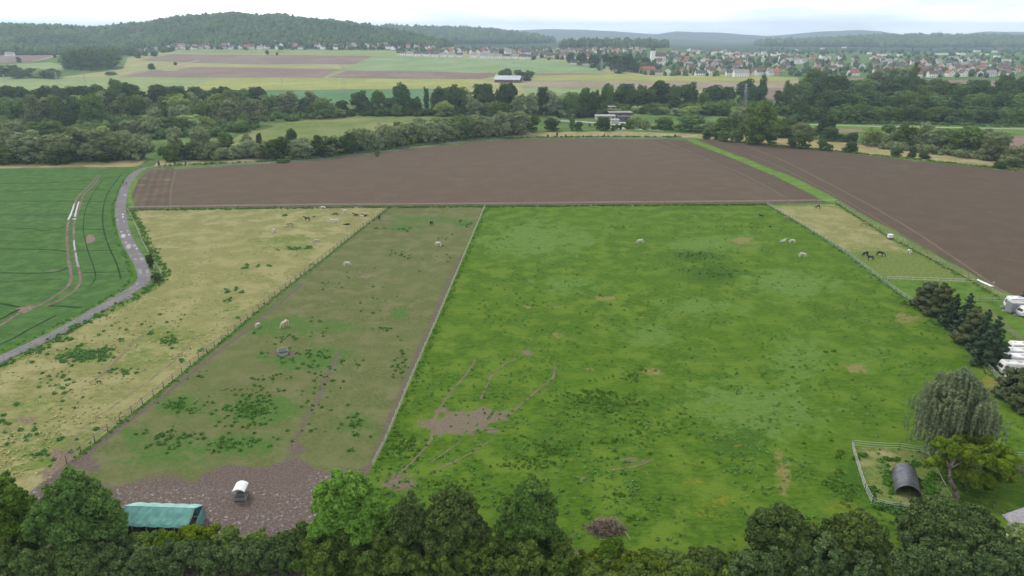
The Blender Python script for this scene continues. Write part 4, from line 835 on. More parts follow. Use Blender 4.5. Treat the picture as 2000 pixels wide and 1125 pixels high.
def hedge(us, y0, hgt, dep, n, leaf, seed, label, mat, name='hedge'):
    rn = random.Random(seed); lobes = []; x0, x1 = upx(us[0], y0, 2), upx(us[1], y0, 2); k = int((x1 - x0) / 1.1) + 1
    for i in range(k):
        x = x0 + (x1 - x0) * (i + .5) / k; h = hgt * rn.uniform(.72, 1.12); s = rn.uniform(1.0, 1.5)
        lobes.append((x - x0, rn.uniform(-dep, dep) * .5, h * .55, s, s * 1.1, h * .5)); lobes.append((x - x0 + rn.uniform(-.5, .5), rn.uniform(-dep, dep) * .6, h * .8, s * .6, s * .6, h * .28))
    o = inst(name, crown(name, lobes, int(n * 1.5), leaf * .8, seed, mat, sub=11, core=.45, flat=.8, up=.5), None, (x0, y0, 0)); tag(o, label, 'hedge'); return o
hedge((215, 330), 73.4, 2.7, 2.5, 12000, .24, 21, 'dense mid green hedge in front of the green tent shelter', M['leaf_hedge'])
hedge((325, 440), 73.2, 3.2, 2.5, 12000, .24, 22, 'yellowish green hedge before the right end of the tent shelter', M['leaf_yellow'])
hedge((430, 560), 71.5, 3.4, 2.5, 11000, .24, 23, 'mid green hedge below the muddy ground', M['leaf_hedge'])
hedge((180, 560), 69.0, 4.0, 3.5, 30000, .24, 24, 'dark green hedge along the very bottom left edge', M['leaf_maple'])
hedge((-60, 190), 68.0, 5.0, 3.5, 22000, .24, 25, 'dark hedge under the ash trees at the left corner', M['leaf_mid'])
hedge((555, 625), 71.5, 4.6, 2, 9000, .24, 26, 'dark green shrub left of the bright green ash', M['leaf_maple'], 'shrub')
hedge((590, 1110), 68.0, 4.8, 3.5, 42000, .24, 27, 'dark undergrowth hedge beneath the central foreground trees', M['leaf_mid'])
hedge((1120, 1290), 69.6, 2.2, 2.5, 16000, .24, 28, 'mid green hedge below the brush pile', M['leaf_hedge'])
hedge((1280, 1450), 69.6, 2.1, 2.5, 15000, .24, 29, 'mid green hedge left of the lower right maples', M['leaf_hedge'])
hedge((1175, 1205), 71.6, 3.4, 1.2, 5000, .24, 30, 'small upright green shrub below the brush pile', M['leaf_ash'], 'shrub')
hedge((1360, 1400), 69.8, 2.8, 1.2, 5000, .24, 33, 'dark rounded shrub rising from the bottom hedge', M['leaf_maple'], 'shrub')
hedge((1430, 2050), 67.5, 5.0, 3.5, 42000, .24, 31, 'dark hedge at the bottom right edge under the maples', M['leaf_maple'])
hedge((1110, 1450), 67.5, 2.2, 3, 22000, .24, 32, 'dark hedge along the bottom edge right of the centre', M['leaf_hedge'])
# weeping willow
def weeping(u, v, h, wd, seed, label):
    x, y, _ = P(u, v); rng = np.random.default_rng(seed); S = 1000; C, Rr, T = [], [], []
    heads = []
    for k in range(26):
        a = k * 2.4; q = (k / 26) ** .6; heads.append((.42 * wd * q * math.cos(a), .42 * wd * q * math.sin(a), h * (.97 - .34 * q * rng.uniform(.5, 1.3))))
    heads += [(wd * .62, .5, h * .45), (wd * .55, .2, h * .52)] + [(.3 * wd * math.cos(k), .3 * wd * math.sin(k * 1.7), h * (.42 + .03 * k)) for k in range(9)]
    for i in range(S):
        hx, hy, hz_ = heads[rng.integers(len(heads))]; a = rng.uniform(0, 6.28); r = rng.uniform(.01, .15) * wd; t0 = rng.random()
        px, py = hx + r * math.cos(a), hy + r * math.sin(a); rad = math.hypot(px, py) / (wd * .5)
        pz = hz_ - 9 * (r / wd) ** 1.2 * rng.uniform(.3, 1.6); L_ = h * rng.uniform(.14, .5) * (1 if rad < 1.1 else .5); L_ = min(L_, pz - h * .12); m_ = max(3, int(L_ / .42))
        for k in range(m_):
            C.append((px + .05 * k * math.cos(a) * (1 - k / m_), py + .05 * k * math.sin(a) * (1 - k / m_), pz - L_ * k / m_)); Rr.append((.22, .22, .34)); T.append(.4 * t0 + .3 + .3 * rng.random())
    V, tn = leaves_on(C, Rr, 62000, .14, rng, up=0, flat=.6, tone=np.clip(np.array(T), 0, 1), asp=1.7, droop=.9, inner=.1)
    e = empty('weeping_willow', (x, y, 0), 0, label, 'tree')
    inst('crown', npmesh('crown', V, np.arange(len(V)).reshape(-1, 4), [M['leaf_weep']], tone=tn), e)
    inst('trunk', limb_tree('trunk', h * .8, .45, [(h * .25, q[0] * .9, q[1] * .9, q[2] * .95) for q in heads[:12]]), e); return e
weeping(1843, 900, 16.3, 11.6, 41, 'tall grey green weeping willow beside the arched shelter pen')
# leaning yellow-green tree
x0, y0, _ = P(1872, 978); e = empty('leaning_tree', (x0, y0, 0), 0, 'yellow green spreading tree with a bare leaning trunk near the grey roof', 'tree')
rn = random.Random(51); lobes = []
for k in range(10):
    a = k * 2.4; lobes.append((3.4 + 3.6 * math.cos(a), 2.2 + 1.8 * math.sin(a), rn.uniform(2.6, 4.4), 1.5, 1.4, 1.1))
for k in range(22):
    a = k * 2.4; r_ = rn.uniform(.15, 1) ** .7; lobes.append((2.3 + 5.6 * r_ * math.cos(a), 2.4 + 3.4 * r_ * math.sin(a), 5.4 + rn.uniform(-1.2, 2.6) * (1.1 - r_ * .6), rn.uniform(1.0, 1.6), rn.uniform(1.0, 1.6), rn.uniform(.7, 1.1)))
inst('crown', crown('crown', lobes, 46000, .23, 51, M['leaf_yellow'], sub=8, core=.62, flat=.8, up=.4), e)
mb = MB(); pts = [(0, 0, -.2), (-.5, .4, 1.4), (-1.3, .9, 3.0), (-1.5, 1.3, 4.4), (-.6, 1.8, 5.8)]
for i in range(4): mb.tube(pts[i], pts[i + 1], .36 - .05 * i, .31 - .05 * i, 9)
for q in [(2.5, 2.5, 6.0), (5.5, 3.2, 5.4), (-2.6, .6, 6.2), (1.0, 4.4, 6.6), (3, -.2, 5.6)]: mb.tube(pts[3] if q[0] < 3 else pts[4], q, .17, .05, 6)
mb.build('trunk', plain('pale_bark', (.22, .18, .15), .95, .1, .25, 3, bump=.04), e)
# conifers
def conifer(u, vt, vb, wpx, mat, seed, label, cyp=False, group='conifers along the caravan ground'):
    x, y, _ = P(u, vb); s = ppm(y, 3); el = math.atan((vb - 562.5) / FPX) + PITCH
    h = CAM_H - y * math.tan(math.atan((vt - 562.5) / FPX) + PITCH); wd = wpx / s * (1.5 if cyp else 1.25); rn = random.Random(seed); lobes = []
    if cyp:
        for k in range(16):
            t = (k + .5) / 16; a = k * 2.4; rr = wd * .28 * (1 - .55 * t); q = wd * (.27 - .13 * t); lobes.append((rr * math.cos(a), rr * math.sin(a), h * (.07 + .86 * t), q, q, h * .1))
        mesh = crown('crown', lobes, 7500, .2, seed, mat, sub=9, core=.85, up=.9, flat=.5)
    else:
        n = 34
        for k in range(n):
            t = (k + .5) / n; a = k * 2.4 + rn.uniform(-.3, .3); rr = wd * .40 * (1 - t) ** .8 * rn.uniform(.8, 1.1); q = wd * (.15 - .09 * t); lobes.append((rr * math.cos(a), rr * math.sin(a), h * (.05 + .92 * t) - .1 * rr, q, q, q * .62))
        for k in range(6): lobes.append((0, 0, h * (.1 + .14 * k), wd * .3 * (1 - k / 6.5), wd * .3 * (1 - k / 6.5), h * .11))
        mesh = crown('crown', lobes, 9500, .19, seed, mat, sub=6, core=.8, up=.2, flat=.5)
    e = empty('conifer', (x, y, 0), rn.uniform(0, 6), label, 'conifer', group); inst('crown', mesh, e); inst('trunk', limb_tree('trunk', h * .8, .16, []), e)
for i, q in enumerate([(1806, 551, 603, 40, 'leaf_thuja', 'brownish olive cypress at the far left end of the conifer row', True), (1834, 556, 617, 42, 'leaf_thuja', 'brownish cypress second from the left in the conifer row', True),
        (1856, 572, 640, 40, 'leaf_fir', 'dark green pointed fir right of the two brown cypresses', False), (1880, 570, 650, 44, 'leaf_fir', 'bluish dark fir with the highest tip mid row', False), (1896, 603, 672, 44, 'leaf_thuja', 'olive cypress in the middle of the conifer row', True),
        (1912, 601, 692, 44, 'leaf_fir', 'narrow dark fir behind the biggest conifer', False), (1930, 615, 712, 62, 'leaf_fir', 'biggest dark green fir beside the parked caravans', False),
        (1972, 716, 778, 46, 'leaf_thuja', 'olive cypress in front of the lowest caravan', True), (1996, 726, 800, 48, 'leaf_thuja', 'olive cypress at the right edge below the caravans', True), (2002, 552, 602, 34, 'leaf_fir', 'dark fir behind the grey box trailer at the right edge', False)]):
    conifer(q[0], q[1], q[2], q[3], M[q[4]], 60 + i, q[5], q[6])
# ---- ground cover: weeds and tussocks nobody could count
def weeds(name, regions, mat, seed, rad, leaf, per, up=.8, hz=.6, inside=None):
    rng = np.random.default_rng(seed); C, Rr = [], []
    for (cu, cv, ru, rv, n) in regions:
        cl = [(cu + rng.normal() * ru * .5, cv + rng.normal() * rv * .5) for _ in range(max(1, n // 5))]
        for _ in range(n):
            b = cl[rng.integers(len(cl))]; u, v = b[0] + rng.normal() * ru * .2, b[1] + rng.normal() * rv * .22
            if inside and not inside(u, v): continue
            x, y, z = P(u, v, 0); r = rng.uniform(*rad); C.append((x, y, r * .35 * hz)); Rr.append((r, r, r * hz))
    n = len(C); V, tn = leaves_on(C, Rr, n * per, leaf, rng, up=up, flat=.7, inner=.2)
    V[:, 2] = np.maximum(V[:, 2], .06)
    return tag(inst(name, npmesh(name, V, np.arange(len(V)).reshape(-1, 4), [M[mat]], tone=tn)), kind='stuff')
F1 = lambda v: np.interp(v, [407, 498, 583, 672, 757, 828, 908], [757, 640, 530, 425, 320, 230, 128])
F2 = lambda v: np.interp(v, [406, 500, 630, 745, 855, 915, 1100], [945, 905, 850, 800, 755, 725, 620])
F4 = lambda v: np.interp(v, [401, 440, 490, 535, 578, 622, 672, 740, 820, 900, 1100], [1497, 1560, 1640, 1700, 1755, 1830, 1880, 1945, 2010, 2080, 2200])
inmid = lambda u, v: F1(v) + 8 < u < F2(v) - 6 and v > 412
inleft = lambda u, v: u < F1(v) - 6 and v > 414 and not (v < 560 and u < 262 + (v - 412) * .4) and (v > 560 or u > 265) and (u > (712 - v) * 1.8 + 5 if v < 712 else True)
inpas = lambda u, v: F2(v) + 6 < u < F4(v) - 6 and v > 410
M['leaf_nettle'] = leaf_mat('nettle_leaves', (.034, .095, .013), (.075, .16, .026), .2, .2); M['leaf_tuft'] = leaf_mat('coarse_grass_tufts', (.040, .090, .010), (.078, .15, .02), .2, .2)
weeds('weeds', [(350, 790, 50, 22, 60), (500, 800, 70, 26, 150), (440, 870, 80, 20, 40), (600, 700, 80, 24, 70), (560, 660, 60, 20, 30), (690, 822, 12, 14, 26), (610, 745, 90, 20, 30), (690, 880, 12, 5, 8), (780, 725, 30, 50, 40), (760, 645, 40, 10, 12), (330, 860, 80, 24, 60),
    (905, 437, 16, 7, 30), (780, 447, 40, 5, 30), (780, 500, 60, 10, 20), (640, 560, 100, 40, 14), (700, 600, 140, 60, 20), (850, 480, 60, 60, 16), (560, 830, 120, 40, 40), (480, 760, 120, 30, 40)], 'leaf_nettle', 1, (.14, .42), .17, 34, inside=inmid)
weeds('weeds', [(165, 693, 40, 12, 150), (205, 690, 14, 16, 50), (120, 703, 12, 8, 30), (292, 652, 5, 4, 14), (236, 664, 8, 4, 12), (392, 686, 7, 5, 14), (356, 703, 8, 5, 10), (330, 665, 30, 14, 24), (493, 522, 14, 4, 24), (455, 456, 9, 3, 16), (515, 424, 7, 3, 12), (558, 420, 7, 3, 12), (617, 425, 4, 3, 8), (422, 431, 5, 3, 8), (295, 462, 8, 3, 8), (570, 487, 24, 6, 40), (606, 484, 16, 5, 24), (526, 520, 5, 3, 10), (606, 520, 14, 4, 14),
    (455, 575, 16, 16, 14), (470, 565, 12, 10, 14), (440, 587, 5, 3, 6), (462, 622, 5, 3, 7), (150, 640, 18, 5, 20), (60, 685, 40, 8, 30), (100, 680, 6, 4, 8), (60, 705, 8, 5, 8), (110, 662, 30, 6, 30), (270, 565, 20, 5, 16), (300, 640, 100, 40, 24), (120, 760, 100, 40, 40), (80, 860, 90, 40, 60), (185, 838, 6, 4, 8), (30, 790, 10, 4, 10), (240, 730, 60, 20, 24), (265, 545, 10, 6, 12), (350, 770, 40, 30, 20)], 'leaf_nettle', 2, (.16, .5), .18, 36, inside=inleft)
weeds('weeds', [(1350, 500, 60, 14, 90), (1400, 535, 50, 12, 60), (1430, 540, 14, 4, 14), (1618, 686, 14, 3, 20), (1180, 790, 70, 20, 170), (1150, 770, 60, 16, 60), (1240, 735, 16, 10, 34), (1240, 838, 60, 30, 40), (1195, 862, 30, 8, 24), (1060, 880, 70, 26, 120), (1050, 905, 60, 14, 60), (800, 870, 34, 22, 90), (1215, 970, 26, 6, 30), (1240, 1012, 24, 5, 26), (1145, 1003, 16, 6, 16), (1272, 887, 4, 4, 8), (1204, 882, 4, 3, 6), (1200, 862, 8, 3, 8),
    (1400, 520, 120, 20, 40), (930, 427, 30, 6, 16), (1440, 445, 40, 10, 24), (1220, 445, 50, 8, 26), (1025, 572, 30, 40, 20), (960, 650, 60, 60, 20), (1620, 940, 30, 24, 40), (1650, 960, 26, 24, 40), (1640, 890, 30, 10, 20), (1300, 640, 300, 120, 30), (1200, 920, 300, 90, 50), (1450, 800, 260, 120, 16), (1180, 740, 60, 10, 20), (1500, 430, 120, 12, 20), (1770, 590, 18, 6, 30), (870, 950, 60, 20, 40), (1180, 580, 14, 3, 6)], 'leaf_tuft', 3, (.12, .34), .15, 26, inside=inpas)
weeds('weeds', [(1720, 960, 26, 16, 16), (1800, 905, 40, 10, 20), (1815, 945, 16, 26, 80), (1690, 895, 16, 8, 12), (1735, 930, 14, 20, 30), (1740, 900, 30, 8, 16)], 'leaf_nettle', 4, (.25, .5), .2, 50)
def tussocks(name, box, n, mat, seed, leaf, inside, hgt=.16):
    rng = np.random.default_rng(seed); out = []
    u0, v0, u1, v1 = box; u = rng.uniform(u0, u1, n * 3); v = v0 + (v1 - v0) * rng.random(n * 3) ** .8
    k = np.array([bool(inside(a, b)) for a, b in zip(u, v)]); u, v = u[k][:n], v[k][:n]
    X = (u - 1000) / FPX; Y = -(v - 562.5) / FPX; t = CAM_H / (SP - Y * CP); x = X * t; y = (CP + Y * SP) * t
    dn = vnoise(x, y, 7, seed); k = dn + rng.uniform(-.12, .12, len(dn)) > .50; x, y = x[k], y[k]
    C = np.column_stack([x, y, np.full(len(x), hgt * .4)]); r = rng.uniform(.15, .5, len(x)); V, tn = leaves_on(C, np.column_stack([r, r, np.full(len(r), hgt)]), len(x) * 9, leaf, rng, up=1, flat=.6, inner=.2)
    V[:, 2] = np.maximum(V[:, 2], .05)
    return tag(inst(name, npmesh(name, V, np.arange(len(V)).reshape(-1, 4), [M[mat]], tone=tn)), kind='stuff')
M['leaf_grass'] = leaf_mat('grass_tussock_blades', (.045, .12, .014), (.085, .175, .024), .2, 0)
M['leaf_straw'] = leaf_mat('dry_grass_blades', (.19, .20, .075), (.32, .30, .13), .2, 0)
tussocks('grass', (700, 415, 2050, 1080), 5000, 'leaf_grass', 5, .2, inpas)
tussocks('grass', (-60, 415, 760, 960), 2000, 'leaf_straw', 6, .2, inleft)
# ================================================================ OBJECT MATERIALS
M['wood'] = plain('weathered_wood', (.34, .28, .21), .9, .1, .25, 6, vec='Object'); M['woodd'] = plain('dark_fence_post', (.13, .11, .09), .9, .1, .2, 6)
M['tape'] = plain('white_fence_tape', (.52, .54, .50), .7, .2, .05, 2); M['tape_g'] = plain('greenish_fence_tape', (.38, .42, .34), .7, .2, .05, 2)
M['white'] = plain('white_paint', (.74, .74, .74), .4, .4, .05, 1.2); M['cream'] = plain('cream_paint', (.66, .65, .62), .45, .4, .06, 1.2)
M['dglass'] = plain('dark_glass', (.04, .045, .055), .12, .5, .05, 1); M['rubber'] = plain('tyre_rubber', (.03, .03, .03), .8, .2)
M['grey'] = plain('grey_panel', (.24, .25, .27), .6, .3, .08, 1); M['greyl'] = plain('light_grey_top', (.42, .42, .41), .7, .3, .12, 1)
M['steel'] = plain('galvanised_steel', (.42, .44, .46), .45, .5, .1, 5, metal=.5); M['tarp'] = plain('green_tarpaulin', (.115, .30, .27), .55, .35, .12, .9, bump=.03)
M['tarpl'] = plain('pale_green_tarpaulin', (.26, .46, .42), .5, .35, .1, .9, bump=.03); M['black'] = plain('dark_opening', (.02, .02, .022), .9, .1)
M['tin'] = plain('dark_corrugated_sheet', (.115, .12, .135), .42, .5, .22, .8, metal=.25); M['tin_in'] = plain('dark_inside_sheet', (.04, .04, .045), .8, .2)
M['canopy'] = plain('white_canopy', (.70, .73, .76), .5, .4, .04, 2); M['hay'] = plain('hay', (.17, .17, .12), .95, .1, .3, 9, bump=.05)
M['twig'] = plain('dry_branches', (.20, .15, .11), .9, .1, .35, 2); M['twigl'] = plain('bleached_branches', (.36, .28, .22), .9, .1, .2, 2)
M['rmetal'] = plain('metal_roof', (.42, .46, .50), .5, .4, .06, .2); M['slate'] = plain('grey_tile_roof', (.26, .25, .27), .75, .3, .12, 2.5, bump=.03); M['brick'] = plain('red_brick', (.30, .16, .12), .9, .1, .15, 3)
for k_, c_ in dict(hw=(.84, .83, .80), hc=(.62, .55, .42), hp=(.60, .45, .38), hg=(.45, .44, .43)).items(): M[k_] = plain('render_' + k_, c_, .85, .2, .06, .3)
for k_, c_ in dict(rr=(.32, .13, .09), rb=(.15, .10, .085), rg=(.11, .11, .12), rl=(.30, .29, .28), ro=(.46, .16, .09)).items(): M[k_] = plain('roof_' + k_, c_, .85, .2, .12, .4)
HC = {k: plain('coat_' + k, c, .7, .25, .1, 2) for k, c in dict(white=(.60, .57, .51), cream=(.58, .47, .36), black=(.022, .02, .022), brown=(.085, .045, .028), bay=(.05, .032, .026), dun=(.30, .25, .18), grey=(.46, .43, .42), tan=(.34, .22, .15)).items()}

# ---- fences
def fence(name, label, px, step, ph, pr, rails, mpost, mrail, rail='rail', thick=(.05, .05), sag=0, group='paddock fences', pcount=100, jig=.0, seed=1):
    pw = [Vector((*P(*q)[:2], 0)) for q in px]; cum = [0]
    for a, b in zip(pw[:-1], pw[1:]): cum.append(cum[-1] + (b - a).length)
    n = min(pcount, max(2, round(cum[-1] / step) + 1)); st = []
    for i in range(n):
        d = cum[-1] * i / (n - 1); j = max(k for k in range(len(cum) - 1) if cum[k] <= d + 1e-6); t = (d - cum[j]) / max(1e-6, cum[j + 1] - cum[j]); st.append(pw[j].lerp(pw[j + 1], t))
    e = empty(name, st[0], 0, label, 'fence', group); rn = random.Random(seed); o0 = st[0]
    pm = MB().tube((0, 0, -.1), (0, 0, ph), pr, pr * .9, 6).mesh('post', mpost)
    for q in st: inst('post', pm, e, q - o0, (rn.uniform(-jig, jig), rn.uniform(-jig, jig), 0))
    for h in rails:
        mb = MB()
        for a, b in zip(st[:-1], st[1:]):
            a_, b_ = a - o0, b - o0; k = 1 if not sag else 4; side = (b_ - a_).normalized().cross(Vector((0, 0, 1))) * (pr + thick[0] / 2)
            if not sag: side = side * 1.0
            q = [(a_.lerp(b_, i / k) + Vector((0, 0, h - sag * 4 * (i / k) * (1 - i / k))) + side) for i in range(k + 1)]
            for c, d in zip(q[:-1], q[1:]):
                dd = d - c; Mx = Matrix.Translation((c + d) / 2) @ dd.to_track_quat('X', 'Z').to_matrix().to_4x4(); mb.box((0, 0, 0), (dd.length, thick[0], thick[1]), M=Mx)
        mb.build(rail, mrail, e)
    return e
fence('wooden_fence', 'two rail weathered wooden fence between straw paddock and worn paddock', [(130, 905), (230, 828), (320, 757), (425, 672), (530, 583), (640, 498), (757, 407)], 3.1, 1.35, .08, (.7, 1.2), M['woodd'], M['wood'], thick=(.04, .13), jig=.04)
fence('tape_fence', 'pale tape fence between the worn paddock and the big green pasture', [(728, 914), (757, 855), (802, 745), (852, 630), (907, 500), (947, 405)], 2.6, 1.3, .05, (.45, .85, 1.2), M['tape_g'], M['tape_g'], 'tape', (.03, .05), .04, jig=.05)
fence('tape_fence', 'white tape fence along the near edge of the ploughed field', [(252, 410), (430, 407), (640, 404.5), (945, 402.5), (1200, 400), (1400, 398.5), (1497, 397.5), (1632, 396)], 4, 1.4, .05, (1.0, 1.3), M['woodd'], M['tape'], 'tape', (.03, .07))
fence('wooden_fence', 'long curving tape fence along the right side of the green pasture', [(1497, 400), (1560, 436), (1640, 488), (1700, 532), (1755, 575), (1830, 620), (1880, 670), (1945, 738), (2010, 815), (2060, 870)], 2.6, 1.35, .06, (.5, .9, 1.25), M['woodd'], M['tape_g'], 'tape', (.03, .055), .02, jig=.03)
fence('wooden_fence', 'wooden post fence beside the wheel track right of the narrow paddock', [(1634, 398), (1700, 440), (1740, 466), (1820, 508), (1900, 552), (1962, 588)], 3.2, 1.4, .06, (.55, .95, 1.3), M['woodd'], M['wood'], thick=(.04, .10), jig=.03)
fence('wooden_fence', 'outer wooden fence line at the foot of the right ploughed field', [(1640, 397), (1702, 436), (1745, 463), (1825, 505), (1905, 549)], 3.4, 1.2, .06, (1.1,), M['woodd'], M['wood'], thick=(.04, .09))
fence('tape_fence', 'white tape fence crossing the narrow right paddock', [(1733, 548), (1820, 550.5), (1906, 554)], 3.4, 1.3, .04, (.6, 1.2), M['tape'], M['tape'], 'tape', (.04, .10), .03)
fence('tape_fence', 'short pale tape fence between conifers and grey trailer', [(1885, 587), (1912, 590), (1962, 591)], 3, 1.4, .05, (.55, 1.0, 1.3), M['woodd'], M['tape_g'], 'tape', (.04, .06))
fence('tape_fence', 'sagging white tape fence around the arched shelter pen, back side', [(1665, 873), (1736, 877), (1815, 886), (1850, 890)], 6.4, 1.5, .07, (.5, .9, 1.3), M['woodd'], M['tape'], 'tape', (.03, .06), .16, jig=.04)
fence('tape_fence', 'slack white tape fence on the left side of the arched shelter pen', [(1664, 874), (1672, 903), (1680, 930), (1690, 960), (1703, 985)], 3.0, 1.4, .06, (.5, .9, 1.3), M['woodd'], M['tape'], 'tape', (.03, .07), .10, jig=.1)
fence('tape_fence', 'slack tape fence in front of the arched shelter pen', [(1703, 985), (1754, 996), (1806, 1000)], 4.0, 1.5, .09, (.5, .9, 1.2), M['woodd'], M['tape'], 'tape', (.03, .05), .14)
fence('tape_fence', 'single pale wire fence between arched shelter and leaning tree', [(1806, 890), (1825, 925), (1857, 985)], 6, 1.4, .04, (1.3,), M['woodd'], M['tape_g'], 'tape', (.04, .05))
fence('tape_fence', 'pale wire fence along the lane beside the straw paddock', [(250, 412), (262, 435), (277, 470), (296, 508), (318, 538), (298, 556), (250, 583), (178, 620), (100, 660), (0, 711), (-60, 742)], 4, 1.25, .05, (.7, 1.2), M['wood'], M['tape_g'], 'tape', (.03, .035))
fence('wooden_fence', 'low wooden fence by the garden soil at the right edge', [(1978, 893), (2040, 898)], 3, 1.1, .05, (.6, 1.0), M['woodd'], M['tape_g'])
fence('wooden_fence', 'brown paling fence behind the dry verge at right', [(1690, 287), (1780, 291), (1860, 304)], 3.4, 1.7, .1, (.4, 1.0, 1.5), M['woodd'], M['woodd'], thick=(.06, .3))
# ---- rank grass under the fences
def margin(px, n, seed, mat, rad=(.15, .4), leaf=.16, spread=.5, off=0):
    rng = np.random.default_rng(seed); pw = [Vector((*P(*q)[:2], 0)) for q in px]; ln = [(b - a).length for a, b in zip(pw[:-1], pw[1:])]; tot = sum(ln); C, Rr = [], []
    for _ in range(n):
        d = rng.random() * tot; j = 0
        while d > ln[j]: d -= ln[j]; j += 1
        e_ = (pw[j + 1] - pw[j]) / ln[j]; q = pw[j] + e_ * d + Vector((-e_.y, e_.x, 0)) * (rng.normal() * spread + off); r = rng.uniform(*rad); C.append((q.x, q.y, r * .3)); Rr.append((r * 1.3, r, r * .8))
    V, tn = leaves_on(C, Rr, n * 26, leaf, rng, up=1, flat=.7, inner=.2); V[:, 2] = np.maximum(V[:, 2], .06)
    tag(inst('grass', npmesh('grass', V, np.arange(len(V)).reshape(-1, 4), [M[mat]], tone=tn)), kind='stuff')
margin([(130, 905), (320, 757), (530, 583), (757, 407)], 380, 1, 'leaf_grass', (.08, .24), .13, .3, -.5); margin([(728, 914), (802, 745), (852, 630), (907, 500), (947, 405)], 300, 2, 'leaf_grass', (.1, .3), .14, .4, -.8)
margin([(255, 411), (640, 406), (945, 404), (1200, 402), (1497, 400)], 900, 3, 'leaf_tuft', (.25, .6), .2, .6); margin([(1497, 400), (1640, 488), (1755, 575), (1880, 670), (1945, 738), (2050, 860)], 400, 4, 'leaf_grass', (.12, .32), .15, .5)
margin([(250, 412), (262, 435), (296, 508), (318, 538), (298, 556), (250, 583), (178, 620), (100, 660), (0, 711), (-60, 742)], 420, 5, 'leaf_nettle', (.15, .5), .17, .7, 1.3)
margin([(-20, 698), (76, 660), (170, 610), (245, 567), (265, 540), (252, 500), (236, 470), (227, 430), (226, 400), (246, 350)], 300, 6, 'leaf_grass', (.12, .3), .15, .3, 1.0)
margin([(1634, 398), (1740, 466), (1820, 508), (1900, 552), (1962, 588)], 300, 7, 'leaf_grass'); margin([(310, 325), (450, 319.5), (640, 307), (850, 281), (950, 270), (1160, 267.3), (1330, 268.5)], 500, 8, 'leaf_tuft', (.4, .9), .35, 1.2)
margin([(1400, 274), (1600, 292), (1700, 303), (1850, 318), (2020, 336)], 300, 9, 'leaf_grass', (.3, .8), .3, .8); margin([(1702, 984), (1755, 997), (1810, 1002)], 70, 10, 'leaf_nettle', (.25, .6), .17, .5)
# ---- horses
def skin_mesh(name, V, E, Rd, mat, root=0, sub=1):
    me = bpy.data.meshes.new(name); me.from_pydata(V, E, []); o = bpy.data.objects.new(name, me); COL.objects.link(o)
    o.modifiers.new('s', 'SKIN').use_smooth_shade = True
    for i, r in enumerate(Rd): me.skin_vertices[0].data[i].radius = (r, r) if not isinstance(r, tuple) else r; me.skin_vertices[0].data[i].use_root = (i == root)
    o.modifiers.new('u', 'SUBSURF').levels = sub
    bpy.context.view_layer.update(); dg = bpy.context.evaluated_depsgraph_get(); out = bpy.data.meshes.new_from_object(o.evaluated_get(dg))
    bpy.data.objects.remove(o); bpy.data.meshes.remove(me); out.name = name; out.materials.clear(); out.materials.append(mat); return out
def chain(V, E, Rd, base, pts):
    p = base
    for q, r in pts: V.append(q); Rd.append(r); E.append((p, len(V) - 1)); p = len(V) - 1
    return p
